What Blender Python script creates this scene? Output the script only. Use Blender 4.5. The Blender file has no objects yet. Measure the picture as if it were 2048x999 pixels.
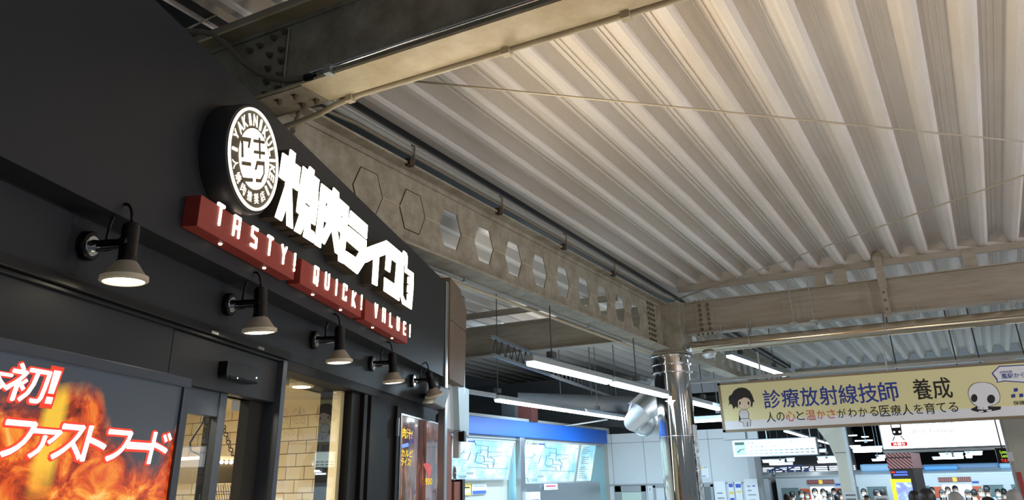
import bpy, bmesh, math, random
from mathutils import Vector, Matrix
from mathutils.geometry import tessellate_polygon
random.seed(7)
SC = bpy.context.scene
COL = SC.collection
R_ = math.radians

# ------------------------------------------------------------------ camera
CAM = Vector((0.0, 0.0, 1.65))
FPX, PPY = 1549.2, 299.0
yaw, pitch, roll = R_(28.2938), R_(23.1617), R_(-1.2943)
FW = Vector((-math.sin(yaw)*math.cos(pitch), math.cos(yaw)*math.cos(pitch), math.sin(pitch)))
r0 = Vector((math.cos(yaw), math.sin(yaw), 0)); u0 = r0.cross(FW)
RT = r0*math.cos(roll) + u0*math.sin(roll)
UP = u0*math.cos(roll) - r0*math.sin(roll)
cd = bpy.data.cameras.new('camera'); cam = bpy.data.objects.new('camera', cd); COL.objects.link(cam)
m3 = Matrix((RT, UP, -FW)).transposed()
cam.matrix_world = Matrix.Translation(CAM) @ m3.to_4x4()
cd.sensor_width = 36.0; cd.lens = FPX/2048*36.0
cd.shift_y = -(499.5-PPY)/2048; cd.clip_start = 0.02; cd.clip_end = 400
SC.camera = cam

# ------------------------------------------------------------------ world, light, exposure
SC.view_settings.view_transform = 'Standard'; SC.view_settings.look = 'None'
SC.view_settings.exposure = 0.0; SC.view_settings.gamma = 1.0
SC.view_settings.use_curve_mapping = False
try:
    SC.cycles.use_denoising = True; SC.cycles.max_bounces = 8; SC.cycles.sample_clamp_indirect = 6.0
    SC.cycles.transparent_max_bounces = 12
except Exception: pass
W = bpy.data.worlds.new('night_sky'); SC.world = W; W.use_nodes = True
W.node_tree.nodes['Background'].inputs[0].default_value = (0.36, 0.45, 0.52, 1)
W.node_tree.nodes['Background'].inputs[1].default_value = 0.34

def point(name, loc, power, col, r=0.25):
    l = bpy.data.lights.new(name, 'POINT'); l.energy = power; l.color = col; l.shadow_soft_size = r
    o = bpy.data.objects.new(name, l); o.location = loc; COL.objects.link(o); return o
def area(name, loc, target, sx, sy, power, col):
    l = bpy.data.lights.new(name, 'AREA'); l.shape = 'RECTANGLE'; l.size = sx; l.size_y = sy; l.energy = power; l.color = col
    o = bpy.data.objects.new(name, l); o.location = loc; COL.objects.link(o)
    d = Vector(target)-Vector(loc); o.rotation_euler = d.to_track_quat('-Z', 'Y').to_euler(); return o
COOL = (0.58, 0.82, 1.0); LAV = (0.95, 0.93, 1.0); WARM = (1.0, 0.84, 0.62); NEUT = (1.0, 0.94, 0.84)
# added lamps outside the frame, right of the photographer, standing in for station tubes
for (x, y, z, e, c) in [(6.5, 1.0, 2.6, 34, LAV), (7.4, 5.5, 3.5, 470, LAV), (7.6, 9.5, 3.5, 380, LAV), (7.6, 13.0, 3.5, 250, LAV)]:
    point('added_side_light', (x, y, z), e, c, 0.12)
# unseen uplights added below the frame to brighten the roof and near beam
area('added_uplight', (-0.4, 4.3, 0.5), (0.3, 4.6, 5.0), 1.2, 0.9, 44, WARM)
area('added_uplight', (0.2, 6.5, 0.0), (-0.6, 7.5, 5.0), 2.5, 2.5, 24, NEUT)
# added lamp that strengthens the glow of the lit fascia lettering on the roof
area('sign_glow_boost', (-3.0, 4.75, 3.05), (-3.0+9.417, 4.75+3.365, 4.2), 1.7, 0.4, 84, WARM)
# tube rows inside the station, plus added lamps without a fixture
area('tube_light', (-4.2, 10.6, 2.84), (-4.2, 10.6, 0), 0.3, 4.9, 110, COOL)
area('tube_light', (-6.7, 14.4, 2.84), (-6.7, 14.4, 0), 0.3, 5.6, 180, COOL)
area('tube_light', (-6.7, 14.4, 2.86), (-8.0, 15.0, 1.6), 0.25, 5.6, 90, COOL)
area('tube_light', (-5.4, 10.0, 3.1), (-6.2, 12.5, 4.8), 0.3, 4.0, 11, NEUT)  # added uplight to brighten the left roof deck, no tube hangs here
area('tube_light', (-6.7, 15.0, 3.1), (-6.9, 16.5, 4.8), 0.3, 5.0, 34, NEUT)  # second added uplight for the left roof, above the closed tube housing
area('tube_light', (-4.6, 15.5, 2.86), (-5.6, 19.6, 1.6), 2.4, 0.25, 38, COOL)
area('tube_light', (-4.28, 16.5, 2.66), (-3.4, 19.5, 1.4), 1.3, 0.2, 40, COOL)
area('tube_light', (-2.0, 25.5, 2.95), (-2.0, 27.5, 0), 5.0, 0.4, 460, COOL)
area('tube_light', (3.0, 25.5, 2.95), (3.0, 27.5, 0), 5.0, 0.4, 440, COOL)


# ------------------------------------------------------------------ geometry helpers
def ray(px, py): return FW + RT*((px-1024)/FPX) - UP*((py-PPY)/FPX)
def atx(px, py, X): v = ray(px, py); return CAM + v*(X/v.x)
def aty(px, py, Y): v = ray(px, py); return CAM + v*(Y/v.y)
def atz(px, py, Z): v = ray(px, py); return CAM + v*((Z-1.65)/v.z)
FY = R_(19.6638)
CD = Vector((-math.sin(FY), math.cos(FY), 0)); CN = Vector((math.cos(FY), math.sin(FY), 0)); ZU = Vector((0, 0, 1))
def F(s, z, d): return CD*s - CN*d + ZU*z          # shop front frame: along, height, distance from the lens
def fac(px, py, d):
    v = ray(px, py); P = CAM + v*(-d/v.dot(CN)); return (P.dot(CD), P.z)
def facp(px, py, d):
    s, z = fac(px, py, d); return F(s, z, d)

class MB:
    def __init__(s): s.v = []; s.f = []
    def add(s, vs, fs):
        n = len(s.v); s.v += [Vector(v) for v in vs]; s.f += [tuple(i+n for i in f) for f in fs]
    def hexa(s, p):      # 8 corners: bottom loop 0-3, top loop 4-7
        s.add(p, [(3,2,1,0),(4,5,6,7),(0,1,5,4),(1,2,6,5),(2,3,7,6),(3,0,4,7)])
    def box(s, x0, x1, y0, y1, z0, z1, fr=None):
        q = fr or (lambda a, b, c: Vector((a, b, c)))
        s.hexa([q(x0,y0,z0),q(x1,y0,z0),q(x1,y1,z0),q(x0,y1,z0),q(x0,y0,z1),q(x1,y0,z1),q(x1,y1,z1),q(x0,y1,z1)])
    def fbox(s, s0, s1, z0, z1, d0, d1):
        s.box(s0, s1, d0, d1, z0, z1, lambda a, b, c: F(a, c, b))
    def prism(s, loops, q, t0, t1):    # loops of 2D points; q(u,v,t)->world
        L = [[Vector((a, b, 0)) for a, b in lp] for lp in loops]
        tris = tessellate_polygon(L); flat = [p for lp in L for p in lp]; n = len(flat)
        vs = [q(p.x, p.y, t0) for p in flat] + [q(p.x, p.y, t1) for p in flat]
        fs = []
        for a, b, c in tris: fs += [(a, b, c), (c+n, b+n, a+n)]
        k = 0
        for lp in L:
            m = len(lp)
            for i in range(m):
                a, b = k+i, k+(i+1) % m; fs.append((a, b, b+n, a+n))
            k += m
        s.add(vs, fs)
    def tube(s, pts, r, n=8, cap=True):
        pts = [Vector(p) for p in pts]; N = len(pts); rr = r if isinstance(r, (list, tuple)) else [r]*N
        rings = []; prev = None
        for i, p in enumerate(pts):
            t = (pts[min(i+1, N-1)] - pts[max(i-1, 0)]).normalized()
            a = prev if prev is not None else (Vector((0,0,1)) if abs(t.z) < .9 else Vector((1,0,0)))
            x = (a - t*a.dot(t)).normalized(); y = t.cross(x); prev = x
            rings.append([p + (x*math.cos(2*math.pi*k/n) + y*math.sin(2*math.pi*k/n))*rr[i] for k in range(n)])
        fs = []
        for i in range(N-1):
            for k in range(n):
                fs.append((i*n+k, i*n+(k+1)%n, (i+1)*n+(k+1)%n, (i+1)*n+k))
        if cap: fs += [tuple(range(n-1, -1, -1)), tuple(range((N-1)*n, N*n))]
        s.add([v for rg in rings for v in rg], fs)
    def lathe(s, prof, o, ax, n=24):   # prof: (r, h) along axis ax from o
        o = Vector(o); ax = Vector(ax).normalized()
        a = Vector((0,0,1)) if abs(ax.z) < .9 else Vector((1,0,0))
        x = (a - ax*a.dot(ax)).normalized(); y = ax.cross(x); vs = []; fs = []
        for r, h in prof:
            for k in range(n):
                t = 2*math.pi*k/n; vs.append(o + ax*h + (x*math.cos(t) + y*math.sin(t))*r)
        for i in range(len(prof)-1):
            for k in range(n): fs.append((i*n+k, i*n+(k+1)%n, (i+1)*n+(k+1)%n, (i+1)*n+k))
        fs += [tuple(range(n-1,-1,-1)), tuple(range((len(prof)-1)*n, len(prof)*n))]
        s.add(vs, fs)
    def bar(s, a, b, w, h, up=ZU):     # rectangular bar from a to b
        a = Vector(a); b = Vector(b); t = (b-a).normalized(); x = t.cross(up).normalized(); y = x.cross(t)
        s.hexa([a-x*w/2-y*h/2, a+x*w/2-y*h/2, b+x*w/2-y*h/2, b-x*w/2-y*h/2, a-x*w/2+y*h/2, a+x*w/2+y*h/2, b+x*w/2+y*h/2, b-x*w/2+y*h/2])
    def sphere(s, c, r, n=10, sc=(1,1,1)):
        c = Vector(c); vs = []; fs = []
        for i in range(n+1):
            th = math.pi*i/n
            for k in range(2*n):
                ph = math.pi*k/n; vs.append(c + Vector((r*sc[0]*math.sin(th)*math.cos(ph), r*sc[1]*math.sin(th)*math.sin(ph), r*sc[2]*math.cos(th))))
        for i in range(n):
            for k in range(2*n): fs.append((i*2*n+k, (i+1)*2*n+k, (i+1)*2*n+(k+1)%(2*n), i*2*n+(k+1)%(2*n)))
        s.add(vs, fs)
    def build(s, name, mat, parent=None, smooth=False, bevel=0, local=False):
        off = Vector((0,0,0)); p = parent
        if not local:
            while p is not None: off += p.location; p = p.parent
        me = bpy.data.meshes.new(name); me.from_pydata([v-off for v in s.v], [], s.f); me.update()
        bm = bmesh.new(); bm.from_mesh(me); bmesh.ops.remove_doubles(bm, verts=bm.verts, dist=1e-5)
        bmesh.ops.recalc_face_normals(bm, faces=bm.faces); bm.to_mesh(me); bm.free()
        if smooth:
            for f in me.polygons: f.use_smooth = True
            if smooth == 'auto':
                try: me.set_sharp_from_angle(angle=R_(40))
                except Exception: pass
        o = bpy.data.objects.new(name, me); COL.objects.link(o); o.data.materials.append(mat)
        if parent is not None: o.parent = parent
        if bevel:
            b = o.modifiers.new('edge', 'BEVEL'); b.width = bevel; b.segments = 2; b.limit_method = 'ANGLE'
        return o

def tag(o, label=None, cat=None, group=None, kind=None):
    if label: o['label'] = label
    if cat: o['category'] = cat
    if group: o['group'] = group
    if kind: o['kind'] = kind
    return o
def thing(name, loc, label, cat, group=None, kind=None):
    o = bpy.data.objects.new(name, None); o.location = loc; o.empty_display_size = .05; COL.objects.link(o)
    return tag(o, label, cat, group, kind)
def struct(o): o['kind'] = 'structure'; return o
def copy_tree(o, parent=None):
    c = o.copy(); COL.objects.link(c); c.parent = parent
    for ch in [k for k in bpy.data.objects if k.parent == o]: copy_tree(ch, c)
    return c

def text_part(name, body, q, u0, u1, v0, v1, t, mat, parent, bold=0.0, shear=0.0, dsign=1):
    """lettering laid on a surface: q(u,v,t)->world, fitted in the rectangle u0..u1 x v0..v1"""
    c = bpy.data.curves.new('letters', 'FONT'); c.body = body; c.resolution_u = 3
    o = bpy.data.objects.new('letters', c); COL.objects.link(o)
    dg = bpy.context.evaluated_depsgraph_get(); me = bpy.data.meshes.new_from_object(o.evaluated_get(dg))
    bpy.data.objects.remove(o); bpy.data.curves.remove(c)
    xs = [v.co.x for v in me.vertices]; ys = [v.co.y for v in me.vertices]
    if not xs: return None
    x0, x1, y0, y1 = min(xs), max(xs), min(ys), max(ys)
    mb = MB(); sx = (u1-u0)/(x1-x0); sy = (v1-v0)/(y1-y0)
    shifts = [(0, 0)]; sb = min(abs(sx), abs(sy)) if abs(sx) < 3*abs(sy) else abs(sy)
    if bold: shifts += [(bold, 0), (-bold, 0), (0, bold), (0, -bold)] + ([(bold*.7, bold*.7), (-bold*.7, bold*.7), (bold*.7, -bold*.7), (-bold*.7, -bold*.7)] if bold > .02 else [])
    sg = -1 if dsign < 0 else 1
    for i, (dx, dy) in enumerate(shifts):            # heavier strokes: the glyph repeated with small shifts
        vs = []
        for v in me.vertices:
            a = (v.co.x-x0)*sx + dx*sb; b = (v.co.y-y0)*sy + dy*sb; vs.append(q(u0+a+shear*b, v0+b, t + sg*.00012*i))
        mb.add(vs, [tuple(p.vertices) for p in me.polygons])
    ob = mb.build(name, mat, parent); bpy.data.meshes.remove(me)
    return ob

# ------------------------------------------------------------------ materials
def srgb(r, g, b):
    f = lambda c: (c/255/12.92 if c/255 <= .04045 else ((c/255+.055)/1.055)**2.4)
    return (f(r), f(g), f(b), 1)
MATS = {}
def mat(name, col, rough=.6, metal=0.0, noise=0.0, scale=12.0, dark=None, bump=0.0, emit=None, es=0.0, coat=0.0, spec=.5, speckle=0.0, stretch=None):
    m = bpy.data.materials.new(name); m.use_nodes = True; nt = m.node_tree; b = nt.nodes['Principled BSDF']
    b.inputs['Base Color'].default_value = col; b.inputs['Roughness'].default_value = rough; b.inputs['Metallic'].default_value = metal
    b.inputs['Specular IOR Level'].default_value = spec
    if coat: b.inputs['Coat Weight'].default_value = coat; b.inputs['Coat Roughness'].default_value = .08
    if emit: b.inputs['Emission Color'].default_value = emit; b.inputs['Emission Strength'].default_value = es
    if noise or bump or speckle:
        tc = nt.nodes.new('ShaderNodeTexCoord'); mp = nt.nodes.new('ShaderNodeMapping'); nt.links.new(tc.outputs['Object'], mp.inputs['Vector'])
        if stretch: mp.inputs['Scale'].default_value = stretch
        n = nt.nodes.new('ShaderNodeTexNoise'); n.inputs['Scale'].default_value = scale; n.inputs['Detail'].default_value = 6; n.inputs['Roughness'].default_value = .65
        nt.links.new(mp.outputs['Vector'], n.inputs['Vector'])
        cr = nt.nodes.new('ShaderNodeValToRGB'); cr.color_ramp.elements[0].position = .32; cr.color_ramp.elements[1].position = .68
        dk = dark or tuple(c*(1-noise) for c in col[:3]) + (1,)
        cr.color_ramp.elements[0].color = dk; cr.color_ramp.elements[1].color = col
        nt.links.new(n.outputs['Fac'], cr.inputs['Fac']); out = cr.outputs['Color']
        if speckle:
            n2 = nt.nodes.new('ShaderNodeTexNoise'); n2.inputs['Scale'].default_value = 160; n2.inputs['Detail'].default_value = 3
            nt.links.new(tc.outputs['Object'], n2.inputs['Vector'])
            c2 = nt.nodes.new('ShaderNodeValToRGB'); c2.color_ramp.elements[0].position = .40; c2.color_ramp.elements[1].position = .55
            k = 1-speckle; c2.color_ramp.elements[0].color = (k, k, k, 1); c2.color_ramp.elements[1].color = (1, 1, 1, 1)
            nt.links.new(n2.outputs['Fac'], c2.inputs['Fac'])
            mx = nt.nodes.new('ShaderNodeMix'); mx.data_type = 'RGBA'; mx.blend_type = 'MULTIPLY'; mx.inputs[0].default_value = 1
            nt.links.new(out, mx.inputs[6]); nt.links.new(c2.outputs['Color'], mx.inputs[7]); out = mx.outputs[2]
        if noise or speckle: nt.links.new(out, b.inputs['Base Color'])
        if bump:
            bp = nt.nodes.new('ShaderNodeBump'); bp.inputs['Strength'].default_value = bump; bp.inputs['Distance'].default_value = .01
            nt.links.new(n.outputs['Fac'], bp.inputs['Height']); nt.links.new(bp.outputs['Normal'], b.inputs['Normal'])
    return m
def glow(name, col, es): return mat(name, (col[0]*.8, col[1]*.8, col[2]*.8, 1), .5, emit=col, es=es)
def glass(name, tint=(1,1,1,1), refl=.0):
    m = bpy.data.materials.new(name); m.use_nodes = True; nt = m.node_tree; nt.nodes.remove(nt.nodes['Principled BSDF'])
    o = nt.nodes['Material Output']; t = nt.nodes.new('ShaderNodeBsdfTransparent'); g = nt.nodes.new('ShaderNodeBsdfGlossy'); mx = nt.nodes.new('ShaderNodeMixShader')
    t.inputs[0].default_value = tint; g.inputs['Roughness'].default_value = .015
    ge = nt.nodes.new('ShaderNodeNewGeometry'); dt = nt.nodes.new('ShaderNodeVectorMath'); dt.operation = 'DOT_PRODUCT'
    nt.links.new(ge.outputs['Normal'], dt.inputs[0]); nt.links.new(ge.outputs['Incoming'], dt.inputs[1])
    def mt(op, x, y=None):
        n = nt.nodes.new('ShaderNodeMath'); n.operation = op
        for i, v in enumerate((x, y)):
            if v is None: continue
            if isinstance(v, (int, float)): n.inputs[i].default_value = v
            else: nt.links.new(v, n.inputs[i])
        return n.outputs[0]
    k = mt('POWER', mt('SUBTRACT', 1, mt('ABSOLUTE', dt.outputs['Value'])), 5)
    f = mt('ADD', mt('MULTIPLY', k, .9), .035 + refl)
    nt.links.new(f, mx.inputs[0]); nt.links.new(t.outputs[0], mx.inputs[1]); nt.links.new(g.outputs[0], mx.inputs[2]); nt.links.new(mx.outputs[0], o.inputs[0])
    return m

M_black = mat('black_panel', srgb(37, 39, 43), .5, noise=.10, scale=3, spec=.3)
M_matte = mat('black_matte', srgb(15, 15, 17), .6, spec=.25)
M_slate = mat('slate_frame', srgb(62, 69, 80), .4, noise=.08, scale=4)
M_jet = mat('black_gloss', srgb(16, 16, 18), .32, spec=.35)
M_dark = mat('dark_void', srgb(20, 18, 17), .8)
M_red = mat('red_paint', srgb(150, 52, 40), .5, noise=.1, scale=6)
M_letter = glow('sign_light', (1.0, .90, .70, 1), 5.0)
M_emblem = glow('emblem_light', (1.0, .92, .76, 1), 2.6)
M_lred = glow('red_box_light', (1.0, .86, .66, 1), 5.0)
M_sideret = mat('letter_side', srgb(70, 62, 50), .5)
M_crest = mat('crest_brown', srgb(98, 86, 64), .6)
M_lamp = glow('lamp_lens', (1.0, .86, .60, 1), 9.0)
M_shade = mat('lamp_frosted', srgb(128, 120, 108), .5, emit=(1, .8, .55, 1), es=.02)
M_rim = mat('lamp_rim', srgb(160, 150, 130), .4, emit=(1, .85, .6, 1), es=.08)
M_chrome = mat('chrome', srgb(215, 218, 222), .16, 1.0)
M_steel = mat('brushed_steel', srgb(190, 194, 198), .3, 1.0)
M_mirror = mat('polished_steel', srgb(214, 210, 204), .07, 1.0, bump=.012, scale=2.2)
M_foil = mat('aluminium_foil', srgb(232, 236, 240), .34, .85, bump=.6, scale=11)
M_girder = mat('girder_paint', srgb(172, 166, 150), .62, noise=.30, scale=5, dark=srgb(132, 122, 104), bump=.12, speckle=.12)
M_girder_lit = mat('girder_lit_cream', srgb(214, 204, 178), .6, noise=.10, scale=3.5, dark=srgb(180, 162, 124), bump=.12)  # girder paint made lighter and creamier, warm light from below put into it
M_beam = mat('beam_taupe', srgb(168, 160, 147), .55, noise=.14, scale=4, stretch=(.3, 1, 3), dark=srgb(146, 135, 118))
M_deck = mat('deck_paint', srgb(222, 217, 212), .62, noise=.07, scale=1.3, stretch=(1, .25, 1), dark=srgb(210, 200, 188), speckle=.13)
M_pipe = mat('conduit_beige', srgb(196, 184, 156), .5, noise=.2, scale=7)
M_pipeg = mat('conduit_grey', srgb(150, 152, 148), .45, noise=.15, scale=8)
M_hose = mat('hose_grey', srgb(120, 112, 98), .6, noise=.1)
M_bolt = mat('bolt_paint', srgb(120, 108, 88), .5, noise=.4, scale=30)
M_rust = mat('grime', srgb(70, 58, 44), .8, noise=.5, scale=20)
M_galv = mat('galvanised', srgb(176, 184, 188), .4, .7, noise=.2, scale=20)
M_white = mat('white_panel', srgb(204, 209, 213), .5, noise=.04, scale=2)
M_grey = mat('grey_panel', srgb(150, 154, 156), .5)
M_dgrey = mat('dark_grey', srgb(70, 72, 74), .6)
M_blue = mat('blue_band', srgb(8, 84, 178), .45)
M_cream = mat('cream_wall', srgb(226, 208, 168), .6, noise=.04)
M_floor = mat('floor_tile', srgb(186, 184, 180), .4, noise=.15, scale=2)
M_tube = glow('tube_glow', (.86, .95, 1.0, 1), 9.0)
M_housing = mat('tube_housing', srgb(150, 158, 164), .45)
M_signw = glow('sign_white', (.93, .98, 1.0, 1), 2.2)
M_yellow = mat('sign_yellow', srgb(232, 226, 174), .5)
M_signwhite = mat('sign_band_white', srgb(234, 236, 242), .5)
M_frame = mat('sign_frame_bronze', srgb(134, 120, 100), .4, .3)
M_ink = mat('ink_black', srgb(24, 24, 26), .6)
M_inkb = mat('ink_blue', srgb(40, 62, 150), .6)
M_inkr = mat('ink_red', srgb(204, 96, 84), .6)
M_skin = mat('skin', srgb(206, 164, 138), .6)
M_glass = glass('window_glass', (.95, .96, .95, 1), .0)
M_orange = mat('orange_brown', srgb(150, 84, 62), .5, noise=.1)
M_boardb = mat('brown_board', srgb(116, 100, 84), .7, noise=.18, scale=6)

# ------------------------------------------------------------------ setting
FLOOR = -0.3
mb = MB(); mb.add([(-16,-4,FLOOR),(12,-4,FLOOR),(12,17,FLOOR),(-16,17,FLOOR),(-16,20,FLOOR-.25),(12,20,FLOOR-.25),(12,60,FLOOR-.25),(-16,60,FLOOR-.25)], [(0,1,2,3),(3,2,5,4),(4,5,6,7)])
struct(mb.build('floor', M_floor))
KX, KZ = .01889, -.02074
PITCH = .407
def deck(name, x0, x1, y0, y1, label=None):
    pr = []
    k0 = math.floor((x0+4.048)/PITCH); x = None
    k = k0
    while -4.048 + k*PITCH < x1:
        c = -4.048 + k*PITCH
        for dx, dz in ((-.205,.19),(-.15,.19),(-.13,.183),(-.06,.02),(-.032,0),(.032,0),(.06,.02),(.13,.183),(.15,.19)):
            if x0 <= c+dx <= x1: pr.append((c+dx, dz))
        k += 1
    mb = MB(); vs = []; fs = []; ys = [y0, y1]; n = len(pr)
    for Y in ys:
        for X, dz in pr: vs.append((X + KX*(Y-13.5), Y, 4.78 + dz + KZ*(Y-13.5)))
    for i in range(n-1): fs.append((i, i+1, n+i+1, n+i))
    mb.add(vs, fs); o = mb.build(name, M_deck)
    sd = o.modifiers.new('sheet', 'SOLIDIFY'); sd.thickness = .004; sd.offset = 1
    # standing seams on the upper flanges with their clips
    ms = MB()
    for i, (X, dz) in enumerate(pr):
        if dz == .19 and i+1 < n and pr[i+1][1] == .19:
            X += .02
            a = Vector((X+KX*(y0-13.5), y0, 4.78+.182+KZ*(y0-13.5))); b = Vector((X+KX*(y1-13.5), y1, 4.78+.182+KZ*(y1-13.5)))
            ms.bar(a, b, .012, .014)
            b2 = Vector((X+.03,0,0))
    ms.build('seam', M_deck, o)
    return struct(o)
deck('ceiling', -4.40, 9.0, -3.0, 25.0)
deck('ceiling_left', -13.0, -4.95, -3.0, 25.0)
mb = MB(); mb.hexa([Vector((x + KX*(y-13.5), y, z + KZ*(y-13.5))) for z in (4.84, 4.99) for x, y in ((-5.1,-3),(-4.35,-3),(-4.35,25),(-5.1,25))])
struct(mb.build('trim_1', M_dgrey))
# platform canopy and far side of the tracks
mb = MB(); mb.box(-30, 25, 25.3, 70, 4.0, 4.1); struct(mb.build('ceiling_far', M_dark))
mb = MB(); mb.box(-30, 25, 52, 52.3, FLOOR-2, 4.1); struct(mb.build('wall_far', M_dark))
mb = MB(); mb.box(-16.3, -16, -4, 52, FLOOR, 6); struct(mb.build('wall_left', M_dgrey))

# ------------------------------------------------------------------ shop front (own frame: s along, z up, d away)
DF, DL = 1.75, 1.87        # fascia plane, lamp wall plane
S_R = 7.09                 # right end of the fascia
wall = MB(); wall.fbox(-1.5, S_R, 2.535, 3.41, DF, 2.6)
shop = struct(wall.build('wall_shop', M_black))
o = MB(); o.fbox(-1.5, 7.55, 2.28, 2.6, DL, 2.3); o.build('lamp_panel', M_black, shop)
o = MB(); o.fbox(-1.5, 4.02, 2.27, 2.305, 1.83, DL); o.fbox(-1.5, 4.02, 2.255, 2.27, 1.85, DL+.02); o.build('rail', M_jet, shop, bevel=.003)
o = MB()
for s in (3.17, 3.62): o.fbox(s, s+.06, 2.272, 2.284, 1.824, 1.832)
o.build('rail_clip', M_steel, shop)
o = MB(); o.fbox(-1.5, 2.957, 2.05, 2.255, DL, 2.0); o.build('header_panel', M_black, shop)
o = MB(); o.fbox(2.963, 3.95, 2.05, 2.255, DL, 2.0); o.build('header_panel', M_black, shop, bevel=.004)
o = MB(); o.fbox(3.95, 4.0, FLOOR, 2.262, 1.84, 2.02); o.build('jamb', M_slate, shop, bevel=.003)
# solid wall right of the window, poster wall
o = MB(); o.fbox(5.60, 7.6, FLOOR, 2.30, 1.885, 2.3); o.build('side_panel', M_matte, shop)
# left solid part behind the light box
o = MB(); o.fbox(-1.5, 2.30, FLOOR, 2.05, 1.95, 2.2); o.build('panel', M_black, shop)
# silver end trim of the fascia and its pillar below
o = MB(); o.fbox(7.10, 7.19, FLOOR, 3.42, 1.735, 1.80); tr = struct(o.build('trim_2', M_steel, None, bevel=.006))
# round bracket hinge glint at the seam of the header
# window: frame and pane
wf = MB()
wf.fbox(4.0, 5.62, 2.225, 2.28, 1.86, 2.0); wf.fbox(5.16, 5.33, FLOOR, 2.225, 1.90, 2.0); wf.fbox(5.33, 5.40, FLOOR, 2.24, 1.87, 2.0); wf.fbox(5.40, 5.46, FLOOR, 2.24, 1.895, 2.0); wf.fbox(5.46, 5.62, FLOOR, 2.24, 1.865, 2.0)
win = struct(wf.build('window_1', M_matte, None, bevel=.004))
o = MB(); o.fbox(4.0, 5.16, FLOOR, 2.225, 1.945, 1.951); o.build('pane', M_glass, win)
# sliding door: header rail, stiles, panes
dr = MB()
dr.fbox(2.30, 3.45, 1.945, 2.075, 1.90, 1.94)          # top rail of the leaf
dr.fbox(3.443, 3.507, FLOOR, 2.075, 1.895, 1.945)       # stile
door = struct(dr.build('door_1', M_slate, None, bevel=.003))
o = MB(); o.fbox(3.44, 3.515, FLOOR, 1.965, 1.93, 1.96); o.build('jamb', M_dark, door)
o = MB(); o.fbox(2.30, 3.44, FLOOR, 1.95, 1.915, 1.921); o.build('pane', M_glass, door)
o = MB(); o.fbox(3.795, 4.08, FLOOR, 2.06, 1.93, 1.98); d2 = struct(o.build('door_2', M_dark))
o = MB(); o.fbox(3.507, 3.80, 2.05, 2.075, 1.93, 1.97); o.build('track', M_cream, door)
# interior: back walls, ceiling, tile pillar
tile = bpy.data.materials.new('wall_tile'); tile.use_nodes = True; nt = tile.node_tree; b = nt.nodes['Principled BSDF']; b.inputs['Roughness'].default_value = .3
tc = nt.nodes.new('ShaderNodeTexCoord'); sep = nt.nodes.new('ShaderNodeSeparateXYZ'); cmb = nt.nodes.new('ShaderNodeCombineXYZ'); ad = nt.nodes.new('ShaderNodeMath'); ad.operation = 'ADD'
nt.links.new(tc.outputs['Object'], sep.inputs[0]); nt.links.new(sep.outputs[0], ad.inputs[0]); nt.links.new(sep.outputs[1], ad.inputs[1])
nt.links.new(ad.outputs[0], cmb.inputs[0]); nt.links.new(sep.outputs[2], cmb.inputs[1])
bk = nt.nodes.new('ShaderNodeTexBrick'); bk.inputs['Color1'].default_value = srgb(228, 214, 182); bk.inputs['Color2'].default_value = srgb(222, 206, 172); bk.inputs['Mortar'].default_value = srgb(118, 100, 74)
bk.inputs['Scale'].default_value = 1; bk.inputs['Brick Width'].default_value = .2; bk.inputs['Row Height'].default_value = .1; bk.inputs['Mortar Size'].default_value = .0035; bk.inputs['Mortar Smooth'].default_value = .0
nt.links.new(cmb.outputs[0], bk.inputs['Vector']); nt.links.new(bk.outputs['Color'], b.inputs['Base Color'])
PC = CAM + ray(648, 850)*6.4
o = MB(); o.box(PC.x-2.6, PC.x, PC.y, PC.y+1.62, FLOOR, 2.28); struct(o.build('wall_tiled', tile))
o = MB(); o.fbox(-1.5, 9.1, FLOOR, 2.5, 5.4, 5.6); struct(o.build('wall_inside', M_cream))
o = MB(); o.fbox(-1.5, 9.1, 2.27, 2.4, 2.32, 5.5); struct(o.build('ceiling_inside', M_cream))
o = MB(); o.fbox(9.0, 9.1, FLOOR, 2.3, 2.32, 5.4); struct(o.build('wall_inside_right', M_cream))
o = MB(); o.fbox(5.10, 5.16, FLOOR, 2.225, 1.953, 2.01); struct(o.build('trim_3', M_cream))
o = MB(); o.fbox(1.0, 1.1, FLOOR, 2.3, 2.3, 5.4); struct(o.build('wall_inside_left', M_cream))
area('shop_inside_light', tuple(F(4.2, 2.24, 3.4)), tuple(F(4.2, 0, 3.4)), 2.0, 1.6, 130, (1, .94, .82))
point('shop_inside_light', tuple(F(2.9, 2.2, 2.3)), 12, (1, .94, .82), .05)
point('shop_inside_light', tuple(F(6.6, 2.12, 2.28)), 12, (1, .94, .82), .05)

# ------------------------------------------------------------------ fascia signs
def letter(name, label, loops, d0=1.665):
    L = [[fac(px, py, d0) for px, py in lp] for lp in loops]
    cx = sum(p[0] for p in L[0])/len(L[0]); cz = min(p[1] for p in L[0])
    t = thing('sign_letter', F(cx, cz, DF), label, 'sign letter', 'lit letters on the black fascia')
    q = lambda u, v, w: F(u, v, w)
    a = MB(); a.prism(L, q, d0+.006, DF); a.build('letter_side', M_sideret, t)
    a = MB(); a.prism(L, q, d0, d0+.006); a.build('letter_face', M_letter, t)
    return t
def multi(name, label, shapes, d0=1.665):
    t = None
    A = MB(); B_ = MB(); q = lambda u, v, w: F(u, v, w); allp = []
    for loops in shapes:
        L = [[fac(px, py, d0) for px, py in lp] for lp in loops]; allp += L[0]
        A.prism(L, q, d0+.006, DF); B_.prism(L, q, d0, d0+.006)
    cx = sum(p[0] for p in allp)/len(allp); cz = min(p[1] for p in allp)
    t = thing('sign_letter', F(cx, cz, DF), label, 'sign letter', 'lit letters on the black fascia')
    A.build('letter_side', M_sideret, t); B_.build('letter_face', M_letter, t); return t
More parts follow.
